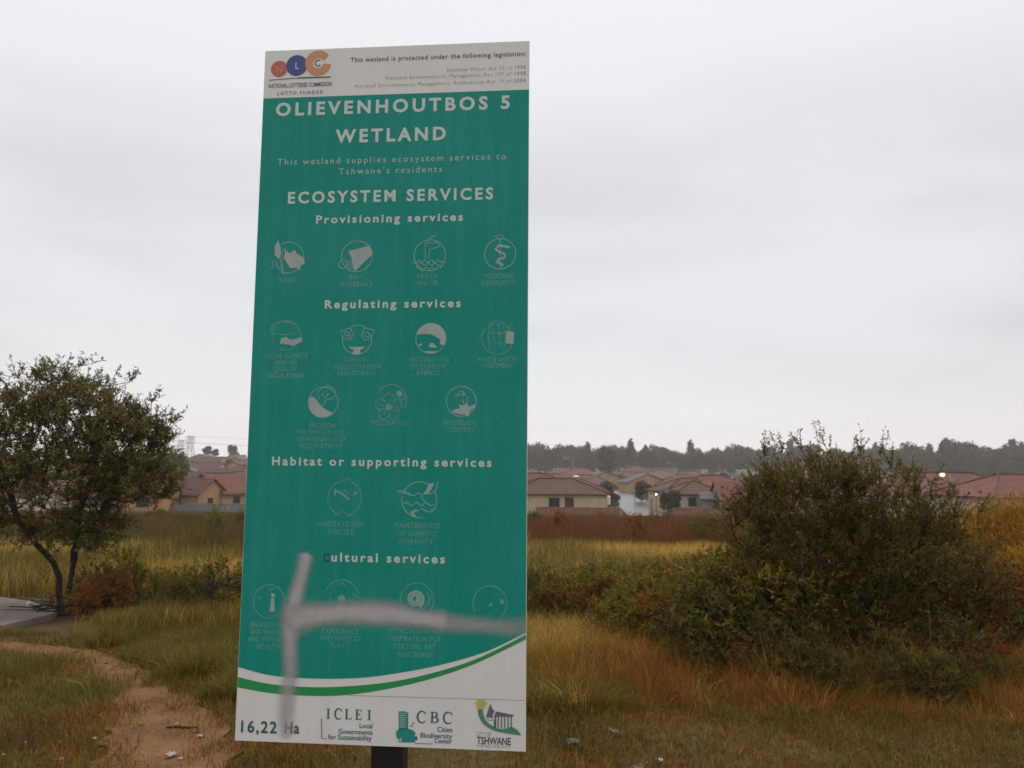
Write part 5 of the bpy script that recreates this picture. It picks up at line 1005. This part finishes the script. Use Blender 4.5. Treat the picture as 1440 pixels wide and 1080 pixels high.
# ------------------------------------------------------------------ trees in and beyond the township
def far_tree(seed, H, kind):
    rs = np.random.default_rng(seed); r = empty('far_tree', (0, 0, 0))
    if kind == 'round': sp = [((0, 0, H * .62), (H * .3, H * .3, H * .33), 3), ((H * .16, 0, H * .5), (H * .22, H * .22, H * .2), 1), ((-H * .17, 0, H * .52), (H * .2, H * .2, H * .24), 1), ((0, 0, H * .3), (H * .3, H * .3, H * .22), 1)]
    elif kind == 'spire': sp = [((0, 0, H * .45), (H * .15, H * .15, H * .38), 3), ((0, 0, H * .8), (H * .08, H * .08, H * .2), 1), ((H * .08, 0, H * .35), (H * .16, H * .14, H * .2), 1)]
    elif kind == 'open': sp = [((H * .1, 0, H * .82), (H * .18, H * .18, H * .15), 2), ((-H * .16, 0, H * .7), (H * .16, H * .16, H * .13), 1.6), ((H * .02, 0, H * .55), (H * .2, H * .2, H * .12), 1), ((H * .22, 0, H * .6), (H * .12, H * .12, H * .1), 1)]
    else: sp = [((0, 0, H * .66), (H * .36, H * .3, H * .2), 2), ((H * .2, 0, H * .8), (H * .2, H * .2, H * .16), 1), ((-H * .2, 0, H * .76), (H * .22, H * .2, H * .18), 1), ((0, 0, H * .4), (H * .34, H * .3, H * .22), 1.2)]
    nb = 26; tgt = blobs(rs, sp, nb); trunk = [[(0, 0, -.5), (H * .01, 0, H * .3), (H * .02, H * .01, H * .7)]]
    pos, par, rad, tips = skeleton(trunk, tgt, rs, H * .08, H * .01, H * .004, 2.2, H * .022); e = np.where(par >= 0)[0]; V, Fq = tubes(pos[par[e]], pos[e], rad[par[e]], rad[e], 5); link_mesh('trunk', mesh_np('trunk', V, [Fq]), BARK, r)
    m = 1500; P = blobs(rs, sp, m); cl = blobs(rs, sp, 40); j = np.argmin(np.linalg.norm(P[:, None] - cl[None], axis=-1), 1); P = cl[j] + (P - cl[j]) * rs.uniform(.5, .95, (m, 1))
    lv, lf = leaves_mesh(P, unit(rs.normal(size=(m, 3)) + np.array([0, 0, .3])), H * rs.uniform(.05, .1, m), H * rs.uniform(.03, .055, m), rs)
    tone = rs.uniform(.75, 1.25, 40)[j][:, None]; c = pick(rs, m, [(.068, .082, .042), (.052, .062, .03), (.085, .092, .045)], [2, 2, 1]) * tone
    link_mesh('crown', mesh_np('crown', lv, [lf], np.repeat(c, 4, 0)), FARLEAF, r); return r
FT = [far_tree(101, 12, 'round'), far_tree(102, 12, 'wide'), far_tree(103, 14, 'spire'), far_tree(104, 13, 'round'), far_tree(105, 13, 'open'), far_tree(106, 11, 'wide'), far_tree(107, 13, 'spire')]
first = set()
def put_tree(i, x, y, s_, label, group=None, name='far_tree', sz=1.0):
    src = FT[i]
    if i in first: o = copy_tree(src)
    else: o = src; first.add(i)
    o.location = (x, y, gz(x, y) - .2); o.scale = (s_, s_, s_ * sz); o.rotation_euler = (0, 0, (x * 3.7 + y) % 6.28); o.name = name
    if group: o['group'] = group
    elif 'group' in o: del o['group']
    return tag(o, label, 'tree')
rng = random.Random(17)
for row, (D, n) in enumerate(((425, 104), (455, 98), (490, 92))):
    for k in range(n):
        px_ = 470 + (k + rng.random()) / n * 1170; d = D + rng.uniform(-14, 14) - (60 if px_ > 1250 else 0); i = rng.choices(range(7), [4, 4, 1.6, 4, .6, 4, 1.2])[0]
        put_tree(i, X(px_, d), d, rng.uniform(.85, 1.5) * (1.1 if row else .9) * (.6 + .4 * float(sstep(px_, 470, 660))), 'hazy grey green tree in the long treeline on the horizon', 'treeline on the horizon')
put_tree(3, X(855, 330), 330, 1.15, 'tallest dark rounded tree standing before the treeline above the road'); put_tree(2, X(888, 420), 420, 1.4, 'slender pointed tree rising above the treeline right of the road')
put_tree(0, X(243, 150), 150, .84, 'rounded green tree on the slope right of the left tree crown'); put_tree(5, X(222, 150), 156, .5, 'low bushy tree half hidden by the left tree crown')
put_tree(4, X(291, 395), 395, .66, 'open crowned tree on the ridge, left of the square tree'); put_tree(4, X(302, 400), 400, .55, 'smaller open crowned tree on the ridge beside the taller one'); put_tree(1, X(327, 400), 400, .68, 'dense square topped tree on the ridge near the sign', sz=1.15); put_tree(0, X(333, 405), 405, .5, 'small round tree on the ridge touching the square tree'); put_tree(5, X(343, 410), 410, .38, 'low tree on the ridge at the left edge of the sign')
put_tree(5, X(312, 210), 210, .42, 'dark green bushy tree among the far roofs left of the sign')
put_tree(3, X(948, 98), 98, .265, 'round green tree beside the road in front of the cream house', sz=1.05); put_tree(5, X(936, 100), 100.5, .24, 'bushy green tree at the roadside next to the round one', sz=1.2); put_tree(0, X(852, 128), 128, .36, 'green tree at the gable end of the cream bungalow'); put_tree(1, X(865, 112), 112, .22, 'low reddish garden tree between the bungalow and the road'); put_tree(3, X(902, 140), 140, .34, 'green tree on the inside of the road bend')
for i in range(40):
    px_ = rng.uniform(-40, 1480) if i < 26 else rng.uniform(215, 350); d = rng.uniform(135, 330); x_ = X(px_, d)
    if d < 225 and abs(x_ - road_x(d)) < 6: continue
    put_tree(rng.choice([0, 1, 3, 5]), x_, d, rng.uniform(.22, .42), 'small dark garden tree among the township roofs', 'garden trees in the township')
# scrub field below the treeline at the right
x, y, px = scatter(42000, 200, 440, -100, 1640, np.random.default_rng(77), 1.0); rs = np.random.default_rng(78); n = len(x)
blades('scrub_field', 'brown scrub between the far roofs and the skyline', x, y, rs.uniform(.4, 1.4, n) * (.4 + vn(x, y, 12, 5)), rs.uniform(.15, .4, n), pick(rs, n, [(.10, .065, .038), (.06, .058, .03), (.1, .07, .045)], [1, 1, 1]), rs, .3)

# ------------------------------------------------------------------ damp air
m = MB(); m.box((0, 370, 18), (1960, 1160, 60)); hz_o = m.build('haze', None); tag(hz_o, 'thin damp haze over the valley and township', 'haze', kind='stuff')
hm = bpy.data.materials.new('damp_air'); hm.use_nodes = True; t = hm.node_tree; t.nodes.remove(t.nodes['Principled BSDF']); pv = N(t, 'ShaderNodeVolumePrincipled'); pv.inputs['Color'].default_value = (.97, .97, .985, 1); pv.inputs['Density'].default_value = .00046; pv.inputs['Anisotropy'].default_value = 0.2
t.links.new(pv.outputs[0], t.nodes['Material Output'].inputs['Volume']); hz_o.data.materials.append(hm)
